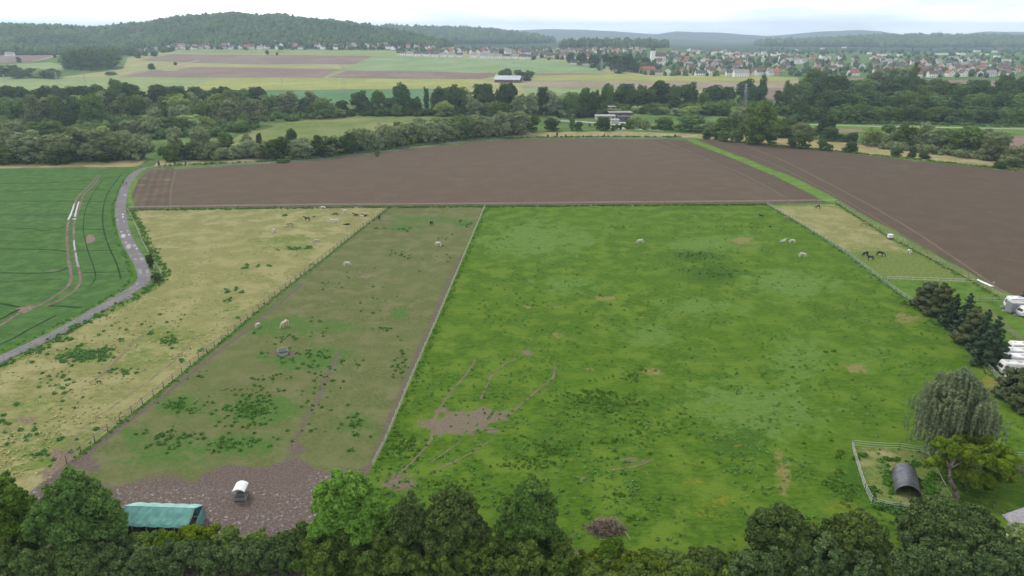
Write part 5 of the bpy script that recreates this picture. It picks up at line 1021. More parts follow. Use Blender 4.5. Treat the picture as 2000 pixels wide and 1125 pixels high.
def horse_parts(pose):
    V, E, Rd = [(-.35, 0, 1.2)], [], [(.33, .31)]
    lie = pose in ('lie', 'flat'); dz = -.86 if lie else 0
    if lie: V = [(-.35, 0, .36)]
    rump = chain(V, E, Rd, 0, [((-.78, 0, 1.22 + dz), (.27, .29))]); chest = chain(V, E, Rd, 0, [((.12, 0, 1.17 + dz), (.31, .33)), ((.48, 0, 1.2 + dz), (.24, .31))])
    if pose in ('stand',): nk = [((.78, 0, 1.48), (.14, .2)), ((1.0, 0, 1.78), .12), ((1.16, 0, 1.78), .115), ((1.36, 0, 1.6), .085), ((1.5, 0, 1.46), .075)]
    elif pose == 'graze': nk = [((.8, 0, 1.12), (.13, .19)), ((1.02, 0, .78), .12), ((1.16, 0, .6), .11), ((1.26, 0, .32), .085), ((1.3, 0, .12), .075)]
    elif pose == 'lie': nk = [((.78, 0, .62), (.14, .19)), ((.98, .04, .88), .12), ((1.13, .05, .9), .11), ((1.32, .08, .74), .085), ((1.45, .1, .62), .07)]
    else: nk = [((.8, .06, .26), (.13, .17)), ((1.08, .1, .18), .12), ((1.22, .12, .16), .11), ((1.45, .14, .13), .08), ((1.58, .14, .11), .07)]
    i0 = len(V); chain(V, E, Rd, chest, nk); poll = i0 + 2
    for s in (-1, 1):
        px, py, pz = V[poll]; chain(V, E, Rd, poll, [((px - .06, py + s * .08, pz + .17), .022)])
        if lie:
            chain(V, E, Rd, chest, [((.45, s * .26, .26), .12), ((.82, s * .34, .12), .07), ((.5, s * .42, .07), .05), ((.36, s * .42, .05), .055)])
            chain(V, E, Rd, rump, [((-.62, s * .32, .28), .15), ((-.25, s * .44, .14), .09), ((-.72, s * .48, .08), .055), ((-.42, s * .52, .05), .055)])
        else:
            f = .05 * s if pose == 'graze' else .0
            chain(V, E, Rd, chest, [((.46, s * .17, .88), .12), ((.46 + f, s * .17, .5), .06), ((.45 + f * 2, s * .17, .14), .042), ((.5 + f * 2, s * .17, .04), .058)])
            chain(V, E, Rd, rump, [((-.68, s * .17, .88), .16), ((-.86 - f, s * .17, .54), .065), ((-.80 - f, s * .17, .15), .045), ((-.75 - f, s * .17, .04), .058)])
    body = skin_mesh('horse_' + pose, V, E, Rd, HC['white'])
    tz = 1.36 + dz; tl = [(-1.0, 0, tz), (-1.13, 0, tz - .18), (-1.16, 0.02, max(.08, tz - .55)), (-1.15 - (.25 if lie else 0), .02, max(.06, tz - .95))]
    tail = skin_mesh('tail_' + pose, tl, [(0, 1), (1, 2), (2, 3)], [.05, .07, .08, .03], HC['white'])
    mb = MB(); c = [Vector((.5, 0, 1.46 + dz))] + [Vector(q[0]) + Vector((-.06, 0, .13)) for q in nk[:3]]
    for a, b in zip(c[:-1], c[1:]):
        for w_ in (-.035, .035): mb.face([(a.x, a.y + w_, a.z), (b.x, b.y + w_, b.z), (b.x - .12, b.y + w_ * 3.2, b.z - .16), (a.x - .12, a.y + w_ * 3.4, a.z - .2)])
        mb.face([(a.x, a.y - .035, a.z), (b.x, b.y - .035, b.z), (b.x, b.y + .035, b.z), (a.x, a.y + .035, a.z)])
    return body, tail, mb.mesh('mane_' + pose, HC['white'])
HPM = {p_: horse_parts(p_) for p_ in ('stand', 'graze', 'lie', 'flat')}
def horse(u, v, rz, pose, coat, label, hair=None, s=1.0, patch=None):
    x, y, _ = P(u, v, 0); b, t, mn = HPM[pose]; o = bpy.data.objects.new('horse', b); link(o); o.location = (x, y, 0); o.rotation_euler = (0, 0, R(rz)); o.scale = (s, s, s)
    tag(o, label, 'horse', 'horses in the paddocks')
    for ob, m_ in ((o, HC[coat]), (inst('tail', t, o), HC[hair or coat]), (inst('mane', mn, o), HC[hair or coat])):
        ob.material_slots[0].link = 'OBJECT'; ob.material_slots[0].material = m_
    return o
horse(600, 432, 180, 'stand', 'black', 'black horse standing side on in the straw paddock')
horse(566, 443, 185, 'graze', 'dun', 'dun horse grazing left of the black standing horse', 'bay')
horse(534, 455, 80, 'graze', 'white', 'white horse seen end on, farthest left in the straw paddock')
horse(557, 441.5, 20, 'flat', 'white', 'small white foal lying by the grazing dun horse', s=.55)
horse(631, 410, 5, 'graze', 'white', 'white horse at the back fence of the straw paddock')
horse(655, 419, 185, 'flat', 'brown', 'brown horse lying flat near the back fence')
horse(674, 417, 180, 'stand', 'white', 'white horse standing right of the flat brown horse')
horse(696, 421, 180, 'lie', 'bay', 'dark bay horse lying with raised head near the fence end', s=1.05)
horse(707, 424, 190, 'lie', 'cream', 'cream horse lying beside the dark bay one', 'brown')
horse(713, 422, 175, 'lie', 'brown', 'brown horse lying behind the cream one', s=1.0)
horse(648, 431, 170, 'lie', 'white', 'white horse lying, the left of a resting white pair')
horse(657, 435, 190, 'graze', 'white', 'white horse grazing, the right of a close white pair', s=.95)
horse(678, 439.5, 178, 'flat', 'bay', 'dark horse lying flat alone in front of the herd')
horse(617, 471, 30, 'flat', 'grey', 'pale grey horse lying flat in the middle of the straw paddock')
horse(741, 429, 95, 'stand', 'bay', 'dark bay horse seen end on beside the wooden fence end')
horse(843, 440, 70, 'graze', 'black', 'black horse grazing end on in the worn paddock')
horse(660 + 196, 481, 160, 'graze', 'white', 'white horse grazing near the tape fence in the worn paddock')
horse(678, 520, 35, 'graze', 'white', 'white horse grazing end on in the middle of the worn paddock', s=.95)
horse(504, 640, 75, 'graze', 'white', 'small white horse beside the wooden fence', s=.8)
horse(556, 639, 240, 'graze', 'cream', 'cream coloured horse above the round feeder', 'white', s=1.05)
horse(1250, 476, 175, 'graze', 'white', 'white horse grazing alone in the middle of the pasture')
horse(1486, 425, 180, 'stand', 'brown', 'small dark brown horse far back in the pasture', s=.75)
horse(1504, 445, 30, 'graze', 'black', 'tiny black foal in the pasture near the right fence', s=.5)
horse(1529, 472, 20, 'lie', 'white', 'white horse lying, left of a resting pair in the pasture', s=1.0)
horse(1547, 475.5, 5, 'graze', 'white', 'white horse, right of a pair in the pasture', s=.95)
horse(1567, 503, 0, 'graze', 'white', 'white horse grazing nearest the right pasture fence', s=1.05)
horse(1535, 430, 170, 'graze', 'tan', 'reddish brown horse at the fence by the narrow paddock', s=.9)
horse(1597, 407.5, 180, 'graze', 'black', 'black horse at the far end of the narrow right paddock', 'white', s=.95)
horse(1686, 442, 185, 'graze', 'tan', 'tan horse grazing in the narrow right paddock')
horse(1689, 501, 200, 'graze', 'black', 'black horse, left of three in the narrow right paddock')
horse(1699, 509, 172, 'stand', 'black', 'black horse, nearest of three in the narrow right paddock')
horse(1719, 501, 340, 'graze', 'black', 'black horse, right of three in the narrow right paddock', s=1.1)
horse(1775, 496, 85, 'graze', 'white', 'white horse seen end on by the outer wooden fence')
# ---- two walkers on the lane
SKIN = plain('skin', (.45, .28, .2), .6, .3); CL = [plain('dark_jacket', (.05, .05, .07), .9, .1), plain('red_jacket', (.25, .07, .07), .9, .1), plain('dark_trousers', (.04, .045, .06), .9, .1), plain('brown_hair', (.07, .04, .025), .8, .2)]
def person(u, v, jk, label, st):
    x, y, _ = P(u, v, 0); V, E, Rd = [(0, 0, .95)], [], [(.15, .11)]
    c = chain(V, E, Rd, 0, [((0, 0, 1.15), (.14, .1)), ((0, 0, 1.38), (.17, .11))]); chain(V, E, Rd, c, [((0, 0, 1.5), .055), ((0, .01, 1.6), (.075, .085)), ((0, .015, 1.7), (.07, .08))])
    for s in (-1, 1):
        w_ = s * st; chain(V, E, Rd, c, [((s * .2, 0, 1.4), .065), ((s * .25, -.04 - w_ * .4, 1.13), .048), ((s * .25, .06 - w_, .9), .035), ((s * .25, .09 - w_, .82), .032)])
        chain(V, E, Rd, 0, [((s * .1, 0, .86), .095), ((s * .11, .03 + w_ * .6, .48), .06), ((s * .11, w_, .09), .042), ((s * .11, w_ + .13, .04), .038)])
    o = inst('person', skin_mesh('person', V, E, Rd, SKIN, sub=2), None, (x, y, .08), (0, 0, R(10))); tag(o, label, 'person', 'walkers on the lane')
    V, E, Rd = [(0, 0, .92)], [], [(.175, .135)]; c = chain(V, E, Rd, 0, [((0, 0, 1.15), (.165, .125)), ((0, 0, 1.39), (.19, .13))])
    for s in (-1, 1): w_ = s * st; chain(V, E, Rd, c, [((s * .2, 0, 1.4), .085), ((s * .25, -.04 - w_ * .4, 1.13), .065), ((s * .25, .06 - w_, .92), .05)])
    inst('jacket', skin_mesh('jacket', V, E, Rd, jk), o); V, E, Rd = [(0, 0, .95)], [], [(.165, .13)]
    for s in (-1, 1): w_ = s * st; chain(V, E, Rd, 0, [((s * .1, 0, .84), .11), ((s * .11, .03 + w_ * .6, .48), .078), ((s * .11, w_, .13), .062)])
    inst('trousers', skin_mesh('trousers', V, E, Rd, CL[2]), o)
    mb = MB(); bmesh.ops.create_icosphere(mb.b, subdivisions=2, radius=.1, matrix=Matrix.Translation((0, -.015, 1.73)) @ Matrix.Diagonal((.9, 1.05, .9, 1))); mb.build('hair', CL[3], o)
person(241, 362, CL[0], 'person in a dark jacket walking on the lane, left of two', .16); person(247.5, 361.5, CL[1], 'person in a reddish jacket walking on the lane, right of two', -.15)
# ---- round hay feeder
x, y, _ = P(553, 692, 0); e = empty('round_feeder', (x, y, .03), 0, 'round galvanised hay feeder standing in a trampled muddy ring', 'hay feeder'); r_ = 1.06
mb = MB(); k = 40
for i in range(k):
    a0, a1 = 2 * PI_ * i / k, 2 * PI_ * (i + 1) / k
    for rr in (r_, r_ - .03): mb.face([(rr * math.cos(a0), rr * math.sin(a0), .02), (rr * math.cos(a1), rr * math.sin(a1), .02), (rr * math.cos(a1), rr * math.sin(a1), .58), (rr * math.cos(a0), rr * math.sin(a0), .58)])
    mb.face([(r_ * math.cos(a0), r_ * math.sin(a0), .58), (r_ * math.cos(a1), r_ * math.sin(a1), .58), ((r_ - .03) * math.cos(a1), (r_ - .03) * math.sin(a1), .58), ((r_ - .03) * math.cos(a0), (r_ - .03) * math.sin(a0), .58)])
mb.build('side_panel', M['steel'], e)
for i in range(14):
    a = 2 * PI_ * i / 14; c, s = r_ * math.cos(a), r_ * math.sin(a); MB().tube((c, s, .55), (c, s, 1.12), .022, n=6).build('bar', M['steel'], e)
mb = MB()
for i in range(k): a0, a1 = 2 * PI_ * i / k, 2 * PI_ * (i + 1) / k; mb.tube((r_ * math.cos(a0), r_ * math.sin(a0), 1.12), (r_ * math.cos(a1), r_ * math.sin(a1), 1.12), .025, n=6)
mb.build('top_ring', M['steel'], e)
mb = MB(); rn = random.Random(3)
for i in range(60):
    a = rn.uniform(0, 6.3); q = rn.uniform(0, .95); c = Vector((q * math.cos(a), q * math.sin(a), rn.uniform(.1, .34))); d = Vector((rn.uniform(-1, 1), rn.uniform(-1, 1), rn.uniform(-.3, .3))) * .25; mb.tube(c - d, c + d, .05, .02, 5)
tag(mb.build('hay', M['hay'], None, (x, y, .05)), 'leftover dark hay inside the round feeder', 'hay')
# ---- covered hay rack
x, y, _ = P(472, 972, 0); e = empty('hay_rack', (x, y, .04), R(4), 'galvanised hay rack with a white curved roof on the mud', 'hay rack'); e.scale = (.78, .8, .84); W_, L_ = .98, 1.05
for sx in (-1, 1):
    for sy in (-1, 1): MB().box((sx * W_, sy * L_, 1.05), (.07, .07, 2.1)).build('post', M['steel'], e)
mb = MB(); n = 12; pr = [(-1.12 + 2.24 * i / n, 1.98 + .52 * abs(math.sin(PI_ * i / n)) ** .8) for i in range(n + 1)]; pr2 = [(a, z - .04) for a, z in pr[::-1]]
pro = pr + pr2; A = [mb.b.verts.new((a, -1.35, z)) for a, z in pro]; B = [mb.b.verts.new((a, 1.35, z)) for a, z in pro]; q = len(pro)
for i in range(q): mb.b.faces.new((A[i], B[i], B[(i + 1) % q], A[(i + 1) % q]))
for i in range(n): mb.b.faces.new((A[i], A[i + 1], A[q - 2 - i], A[q - 1 - i])); mb.b.faces.new((B[i + 1], B[i], B[q - 1 - i], B[q - 2 - i]))
mb.build('roof', M['canopy'], e)
for (cx, cy_, dx, dy) in ((0, -L_, 2 * W_, .04), (0, L_, 2 * W_, .04), (-W_, 0, .04, 2 * L_), (W_, 0, .04, 2 * L_)):
    mb = MB(); mb.box((cx, cy_, .32), (dx - .08 if dx > 1 else dx, dy - .08 if dy > 1 else dy, .5))
    for z in (1.25,): mb.box((cx, cy_, z), (dx - .08 if dx > 1 else dx, dy - .08 if dy > 1 else dy, .06))
    for i in range(1, 9):
        t = (i / 9 - .5) * 2 * .96; px_, py_ = (t * W_, cy_) if dx > 1 else (cx, t * L_); mb.tube((px_, py_, .57), (px_ * 1.0, py_, 1.24), .016, n=5)
    mb.build('side_panel', M['steel'], e)
mb = MB(); mb.box((0, 0, .14), (1.85, 2.0, .08)); mb.build('floor_tray', M['grey'], e)
mb = MB(); rn = random.Random(5)
for i in range(90): c = Vector((rn.uniform(-.8, .8), rn.uniform(-.85, .85), rn.uniform(.25, .62))); d = Vector((rn.uniform(-1, 1), rn.uniform(-1, 1), rn.uniform(-.4, .4))) * .22; mb.tube(c - d, c + d, .06, .02, 5)
tag(mb.build('hay', M['hay'], None, (x, y, .06)), 'grey green hay heaped inside the roofed rack', 'hay')
# ---- green tarpaulin shelter
x, y, _ = P(314, 1040, 0); e = empty('field_shelter', (upx(314, 78.2, 2), 78.2, .04), R(-3), 'long open ended green tarpaulin shelter behind the hedge', 'shelter'); e.scale = (.98, 1, .93)
def sheet(name, pts_u, pts_v, fn, mat, th=.03):
    mb = MB(); nu, nv = pts_u, pts_v; g_ = [[fn(i / nu, j / nv) for j in range(nv + 1)] for i in range(nu + 1)]
    for s_ in (0, th):
        vs = [[mb.b.verts.new((p[0], p[1], p[2] - s_)) for p in r] for r in g_]
        for i in range(nu):
            for j in range(nv): mb.b.faces.new((vs[i][j], vs[i + 1][j], vs[i + 1][j + 1], vs[i][j + 1]))
    o = mb.build(name, mat, e); return o
LX = 4.9
def sc_(i, k=5): return -.10 * abs(math.sin(PI_ * i * k))            # sag between the frames
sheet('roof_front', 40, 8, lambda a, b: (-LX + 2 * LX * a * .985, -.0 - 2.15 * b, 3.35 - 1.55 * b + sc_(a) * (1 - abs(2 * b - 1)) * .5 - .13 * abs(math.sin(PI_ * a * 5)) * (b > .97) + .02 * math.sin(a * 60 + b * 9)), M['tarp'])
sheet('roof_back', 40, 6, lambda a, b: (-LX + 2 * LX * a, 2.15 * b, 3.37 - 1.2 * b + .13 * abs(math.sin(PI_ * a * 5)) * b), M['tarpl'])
sheet('back_wall', 30, 6, lambda a, b: (-LX + 2 * LX * a, 2.2 + .03 * math.sin(a * 50), 2.05 - 1.95 * b), M['tarp'])
sheet('end_wall', 8, 6, lambda a, b: (-LX - .03, -2.1 + 4.2 * a, (2.0 + 1.25 * (1 - abs(2 * a - 1))) * (1 - b) + .05), M['tarp'])
sheet('skirt', 10, 6, lambda a, b: (LX * .99 + .25 * math.sin(PI_ * a) * b, 2.1 - 2.4 * a, (2.0 - .9 * a) * (1 - b) + .1), M['tarp'])
for i in range(6):
    px_ = -LX + .06 + (2 * LX - .12) * i / 5; mb = MB()
    for p0_, p1_ in (((px_, -2.12, 0), (px_, -2.12, 1.74)), ((px_, -2.12, 1.74), (px_, 0, 3.27)), ((px_, 0, 3.27), (px_, 2.12, 2.1)), ((px_, 2.12, 2.1), (px_, 2.12, 0))): mb.tube(p0_, p1_, .035, n=6)
    if i == 5: mb.tube((px_ + .03, -1.4, .1), (px_ + .03, 1.9, 2.0), .03, n=6)
    mb.build('frame', M['steel'], e)
# ---- arched shelter
p0_, p1_ = Vector((*P(1773, 971, 0)[:2], 0)), Vector((*P(1765, 925, 0)[:2], 0)); ax = (p1_ - p0_).normalized() * 6.0; ang = math.atan2(ax.y, ax.x) - PI_ / 2
e = empty('arched_shelter', p0_, ang, 'dark grey half barrel shelter, open at the near end, inside the fenced pen', 'shelter'); mb = MB(); n = 28; Rr_ = 1.72
for rr, mi in ((Rr_, 0), (Rr_ - .05, 1)):
    for j in range(12):
        y0_, y1_ = 6.0 * j / 12, 6.0 * (j + 1) / 12
        for i in range(n):
            a0, a1 = PI_ * i / n, PI_ * (i + 1) / n; zk = 1.12
            f = mb.face([(rr * math.cos(a0), y0_, zk * rr * math.sin(a0)), (rr * math.cos(a1), y0_, zk * rr * math.sin(a1)), (rr * math.cos(a1), y1_, zk * rr * math.sin(a1)), (rr * math.cos(a0), y1_, zk * rr * math.sin(a0))], mi); f.smooth = True
bmesh.ops.remove_doubles(mb.b, verts=mb.b.verts[:], dist=.001); mb.build('shell', [M['tin'], M['tin_in']], e)
mb = MB(); mb.face([((Rr_ - .06) * math.cos(PI_ * i / n), 5.9, 1.12 * (Rr_ - .06) * math.sin(PI_ * i / n)) for i in range(n + 1)]); mb.build('back_panel', M['tin_in'], e)
mb = MB()
for i in range(n): a0, a1 = PI_ * i / n, PI_ * (i + 1) / n; mb.tube((Rr_ * math.cos(a0), -.02, 1.12 * Rr_ * math.sin(a0)), (Rr_ * math.cos(a1), -.02, 1.12 * Rr_ * math.sin(a1)), .04, n=6)
mb.build('front_rim', M['tin'], e)
# ---- brush pile
x, y, _ = P(1184, 1035, 0); rn = random.Random(9); mb = MB()
for i in range(520):
    a = rn.uniform(0, 6.3); q = rn.random() ** .6; c = Vector((2.3 * q * math.cos(a), 1.5 * q * math.sin(a), (1 - q * q) * 1.05 * rn.uniform(.2, 1) + .06)); d = Vector((rn.gauss(0, 1), rn.gauss(0, .7), rn.gauss(0, .28))).normalized() * rn.uniform(.4, 1.1); m_ = d.cross(Vector((rn.gauss(0, 1), rn.gauss(0, 1), .3))) * .12
    mb.tube(c - d, c + m_, .035, .028, 4, mi=int(rn.random() < .16)); mb.tube(c + m_, c + d, .028, .008, 4, mi=int(rn.random() < .16))
for p_, q_ in (((2.4, -.4, .1), (2.9, -2.0, .12)), ((-.4, -2.2, .08), (-1.2, -1.9, .1)), ((-1.4, 1.6, .1), (-.2, 2.6, .3)), ((.4, 1.8, .2), (1.2, 2.5, .3))): mb.tube(p_, q_, .07, .03, 5, mi=1)
tag(mb.build('brush_pile', [M['twig'], M['twigl']], None, (x, y, 0)), 'heap of dry cut branches on the pasture near the bottom hedge', 'brush pile')
# ---- white water tank on a cart
x, y, _ = P(1738, 467, 0); e = empty('water_tank', (x, y, .05), R(8), 'white cube water tank in a cage beside the outer paddock fence', 'water tank')
MB().box((0, 0, 1.0), (1.5, 1.3, 1.15), bev=.1).build('tank', M['white'], e); mb = MB(); mb.box((0, 0, .34), (1.7, 1.5, .14)); mb.build('base', M['woodd'], e)
mb = MB()
for sx in (-1, 1):
    for t in (-.6, 0, .6): mb.tube((sx * .78, t, .4), (sx * .78, t, 1.6), .015, n=4); mb.tube((t, sx * .68, .4), (t, sx * .68, 1.6), .015, n=4)
    for z in (.7, 1.1, 1.6): mb.tube((sx * .78, -.68, z), (sx * .78, .68, z), .015, n=4); mb.tube((-.78, sx * .68, z), (.78, sx * .68, z), .015, n=4)
mb.build('cage', M['steel'], e)
for sx in (-1, 1): MB().tube((-.25, sx * .6, .24), (-.25, sx * .75, .24), .24, n=14).build('wheel', M['rubber'], e)
ribbon('white_sheet', [(1906, 546), (1920, 552), (1938, 560)], 1.0, M['white'], .12, 2, .2)
# ---- caravans and trailers
def caravan(x, y, rz, label, L_=5.6, wd=2.2, h=2.5, cat='caravan', s=1, front=.55, grey=False, axle=True):
    e = empty('caravan' if cat == 'caravan' else 'box_trailer', (x, y, 0), rz, label, cat, 'caravans parked behind the conifers' if cat == 'caravan' else None)
    b0 = .42
    if not grey: pr = [(-L_ / 2, b0 + .1), (-L_ / 2 - .12, b0 + .75), (-L_ / 2 + front * .7, h - .12), (-L_ / 2 + front * 1.1, h), (L_ / 2 - .45, h), (L_ / 2 - .1, h - .25), (L_ / 2 + .05, b0 + .8), (L_ / 2, b0 + .1), (L_ / 2 - .3, b0), (-L_ / 2 + .3, b0)]
    else: pr = [(-L_ / 2, b0), (-L_ / 2, h), (L_ / 2, h), (L_ / 2, b0)]
    mb = MB(); mb.prism(pr, -wd / 2, wd / 2); es = [ed for ed in mb.b.edges if abs(ed.verts[0].co.y - ed.verts[1].co.y) < 1e-4]; bmesh.ops.bevel(mb.b, geom=es, offset=.09 if not grey else .02, segments=3, affect='EDGES')
    mb.build('body', M['grey'] if grey else (M['white'] if s else M['cream']), e)
    if grey: MB().box((0, 0, h + .02), (L_ - .06, wd - .06, .06)).build('roof', M['greyl'], e)
    else:
        a, b = Vector((-L_ / 2 - .10, 0, b0 + .85)), Vector((-L_ / 2 + front * .62, 0, h - .28)); d = b - a; nrm = Vector((-d.z, 0, d.x)).normalized()
        mb = MB(); q0, q1 = a + d * .12 + nrm * .03, a + d * .72 + nrm * .03; mb.face([(q0.x, -wd * .36, q0.z), (q0.x, wd * .36, q0.z), (q1.x, wd * .34, q1.z), (q1.x, -wd * .34, q1.z)]); mb.build('front_window', M['dglass'], e)
        for sy in (-1, 1):
            for cx, w_ in ((-L_ * .24, 1.0), (L_ * .22, 1.1)):
                wn = MB().box((cx, sy * (wd / 2 + .012), 1.62), (w_, .03, .55), bev=.01).build('window', M['dglass'], e)
        MB().box((-.05, -wd / 2 - .015, 1.35), (.62, .03, 1.65), bev=.01).build('door', M['cream'], e)
        MB().box((.5, 0, h + .04), (.7, .7, .1), bev=.03).build('roof_vent', M['greyl'], e); MB().box((-L_ * .28, .1, h + .03), (.4, .4, .08), bev=.02).build('roof_vent', M['greyl'], e)
    for sy in (-1, 1): w_ = MB().tube((.1, sy * (wd / 2 - .22), .32), (.1, sy * (wd / 2 - .02), .32), .32, n=18).build('wheel', M['rubber'], e); MB().tube((.1, sy * (wd / 2 - .03), .32), (.1, sy * (wd / 2 + .01), .32), .17, n=14).build('rim', M['steel'], w_)
    mb = MB(); mb.tube((-L_ / 2 - 1.25, 0, .45), (-L_ / 2 + .3, -.6, .42), .05); mb.tube((-L_ / 2 - 1.25, 0, .45), (-L_ / 2 + .3, .6, .42), .05); mb.tube((-L_ / 2 - 1.1, .02, 0.02), (-L_ / 2 - 1.1, .02, .75), .035); mb.build('drawbar', M['steel'], e)
    MB().box((-L_ / 2 + .02, 0, .36), (.1, wd * .8, .12)).build('bumper', M['grey'], e)
    return e
def cpos(u, v, dx=0): x, y, _ = P(u, v, 0); return x + dx, y
for (u, v, dx, rz, lab, kw) in [(1966, 690, 2.6, -8, 'small white caravan with rounded roof at the back of the caravan row', dict(L_=4.6, h=2.35)),
        (1960, 704, 3.1, -6, 'long white caravan second from the back of the row', dict(L_=6.2, s=0)), (1956, 716, 3.2, -6, 'long white caravan with roof hatch third from the back', dict(L_=6.4)),
        (1952, 730, 2.9, -7, 'cream white caravan with dark front window beside the biggest conifer', dict(L_=5.8, s=0, h=2.55)), (1966, 746, 2.9, -7, 'white caravan half hidden by the olive cypress', dict(L_=5.4, h=2.3)),
        (1988, 617, 2.6, 4, 'white caravan with sloped nose parked before the grey box trailer', dict(L_=5.4, h=2.4, front=.9))]:
    x, y = cpos(u, v, dx); caravan(x, y, R(rz), lab, **kw)
x, y = cpos(1966, 611, 3.8); caravan(x, y, R(-4), 'grey box trailer with pale top beside the white caravan', L_=7.0, wd=2.4, h=2.75, cat='trailer', grey=True)
x, y = cpos(1962, 602, 2.4); caravan(x, y, R(-3), 'white horse trailer with rounded roof behind the grey box trailer', L_=4.4, wd=2.1, h=2.85, cat='horse trailer', s=1)
# ---- house corner at lower right
e = empty('garden_house', (64.2, 73.0, 0), R(-3), 'grey roofed garden house cut off by the right edge', 'house')
MB().box((3.7, -2.2, 1.4), (6.4, 11.4, 2.8)).build('wall', M['hw'], e); rf = MB()
rf.b.clear()
def slab(mb, a, b, c, d, t=.16):
    A = [mb.b.verts.new(p) for p in (a, b, c, d)]; B = [mb.b.verts.new((p[0], p[1], p[2] - t)) for p in (a, b, c, d)]; mb.b.faces.new(A); mb.b.faces.new(B[::-1])
    for i in range(4): mb.b.faces.new((A[i], B[i], B[(i + 1) % 4], A[(i + 1) % 4]))
slab(rf, (0, 4, 2.9), (0, -8.4, 2.9), (3.7, -8.4, 4.8), (3.7, 4, 4.8)); slab(rf, (7.4, 4, 2.9), (3.72, 4, 4.8), (3.72, -8.4, 4.8), (7.4, -8.4, 2.9)); rf.build('roof', M['slate'], e)
MB().tube((-.08, 4, 2.84), (-.08, -8.4, 2.84), .08).build('gutter', M['steel'], e)
# ---- farm sheds and barn
def block(name, label, px, v, wpx, hm, dep, wall, roof, kind='flat', rz=0, cat='shed', over=.4, group=None, win=0):
    x, y, z = P(px, v); wm = wpx / ppm(y, z); e = empty(name, (x, y, z), R(rz), label, cat, group); MB().box((0, dep / 2, hm / 2), (wm, dep, hm)).build('wall', M[wall], e)
    if kind == 'flat': MB().box((0, dep / 2, hm + .18), (wm + over * 2, dep + over * 2, .3)).build('roof', M[roof], e)
    else:
        rf = MB(); r_ = hm + dep * .28; slab(rf, (-wm / 2 - over, -over, hm - .1), (wm / 2 + over, -over, hm - .1), (wm / 2 + over, dep / 2, r_), (-wm / 2 - over, dep / 2, r_), .25); slab(rf, (-wm / 2 - over, dep / 2 + .02, r_), (wm / 2 + over, dep / 2 + .02, r_), (wm / 2 + over, dep + over, hm - .1), (-wm / 2 - over, dep + over, hm - .1), .25); rf.build('roof', M[roof], e)
        mb = MB()
        for sx in (-1, 1): mb.face([(sx * wm / 2, .02, hm), (sx * wm / 2, dep - .02, hm), (sx * wm / 2, dep / 2, r_ - .2)])
        mb.build('gable', M[wall], e)
    for i in range(win): MB().box((-wm / 2 + wm * (i + .5) / win, -.03, hm * .55), (wm / win * .45, .08, hm * .35)).build('window', M['dglass'], e)
    return e
block('farm_shed', 'pale grey walled shed, leftmost of the farm sheds', 1183, 234, 38, 2.8, 9, 'hg', 'greyl', win=4)
block('farm_shed', 'large dark shed with thin white roof at the farm', 1212, 231, 44, 4.2, 12, 'rb', 'rl', win=3); block('farm_shed', 'low dark open shed in the middle of the farm', 1222, 238, 28, 3.6, 8, 'rg', 'rg', win=3)
block('farm_shed', 'small pale shed with white roof above the white yard', 1202, 242, 14, 2.8, 6, 'hg', 'greyl')
block('farm_shed', 'small flat roofed block on top rear of the farm', 1195, 226, 13, 7.0, 7, 'rb', 'greyl')
block('barn', 'long brick barn with a bright metal roof in the far fields', 990, 162, 50, 4.5, 18, 'rb', 'rmetal', 'gable', -14, 'barn', 1.0)
# ---- church
x, y, z = P(1274, 121); e = empty('church', (x, y, z), R(12), 'white church with a square tower and dark spire above the village', 'church'); s_ = 1 / ppm(y, z)
MB().box((0, 0, 11), (8, 8, 22)).build('tower', M['hw'], e); mb = MB(); mb.tube((0, 0, 22), (0, 0, 33), 5.8, .1, 8); mb.build('spire', M['rg'], e)
MB().box((15, 0, 5.5), (22, 12, 11)).build('nave', M['hw'], e); rf = MB(); slab(rf, (3.9, -6.6, 10.8), (26.6, -6.6, 10.8), (26.6, 0, 18), (3.9, 0, 18), .3); slab(rf, (3.9, 6.6, 10.8), (3.9, .03, 18), (26.6, .03, 18), (26.6, 6.6, 10.8), .3); rf.build('roof', M['rb'], e)
for i in range(4): MB().box((7.5 + i * 5, -6.05, 6), (1.4, .12, 5)).build('window', M['dglass'], e)
# ---- pylons with their cables
def pylon(u, vb, vt, label, arms=3):
    x, y, z = P(u, vb); h = (vb - vt) / ppm(y, z) * .98; e = empty('power_pylon', (x, y, z), R(12), label, 'pylon', 'power pylons in the far fields'); mb = MB(); w0, w1 = h * .085, h * .014
    L4 = [(-1, -1), (1, -1), (1, 1), (-1, 1)]; n = 9
    for i in range(n):
        t0, t1 = i / n, (i + 1) / n; a0, a1 = w0 + (w1 - w0) * t0 ** .8, w0 + (w1 - w0) * t1 ** .8
        for j, (sx, sy) in enumerate(L4):
            mb.tube((sx * a0, sy * a0, h * t0), (sx * a1, sy * a1, h * t1), h * .005, n=4); ex, ey = L4[(j + 1) % 4]; mb.tube((sx * a0, sy * a0, h * t0), (ex * a1, ey * a1, h * t1), h * .003, n=4)
    mb.build('tower', M['steel'], e)
    for k_ in range(arms): zz = h * (.70 + .12 * k_); mb = MB(); q = h * (.15 - .03 * k_); mb.tube((-q, 0, zz), (q, 0, zz), h * .004, n=4); mb.tube((-q, 0, zz), (0, 0, zz + h * .04), h * .003, n=4); mb.tube((q, 0, zz), (0, 0, zz + h * .04), h * .003, n=4); mb.build('crossarm', M['steel'], e)
    return Vector((x, y, z)), h
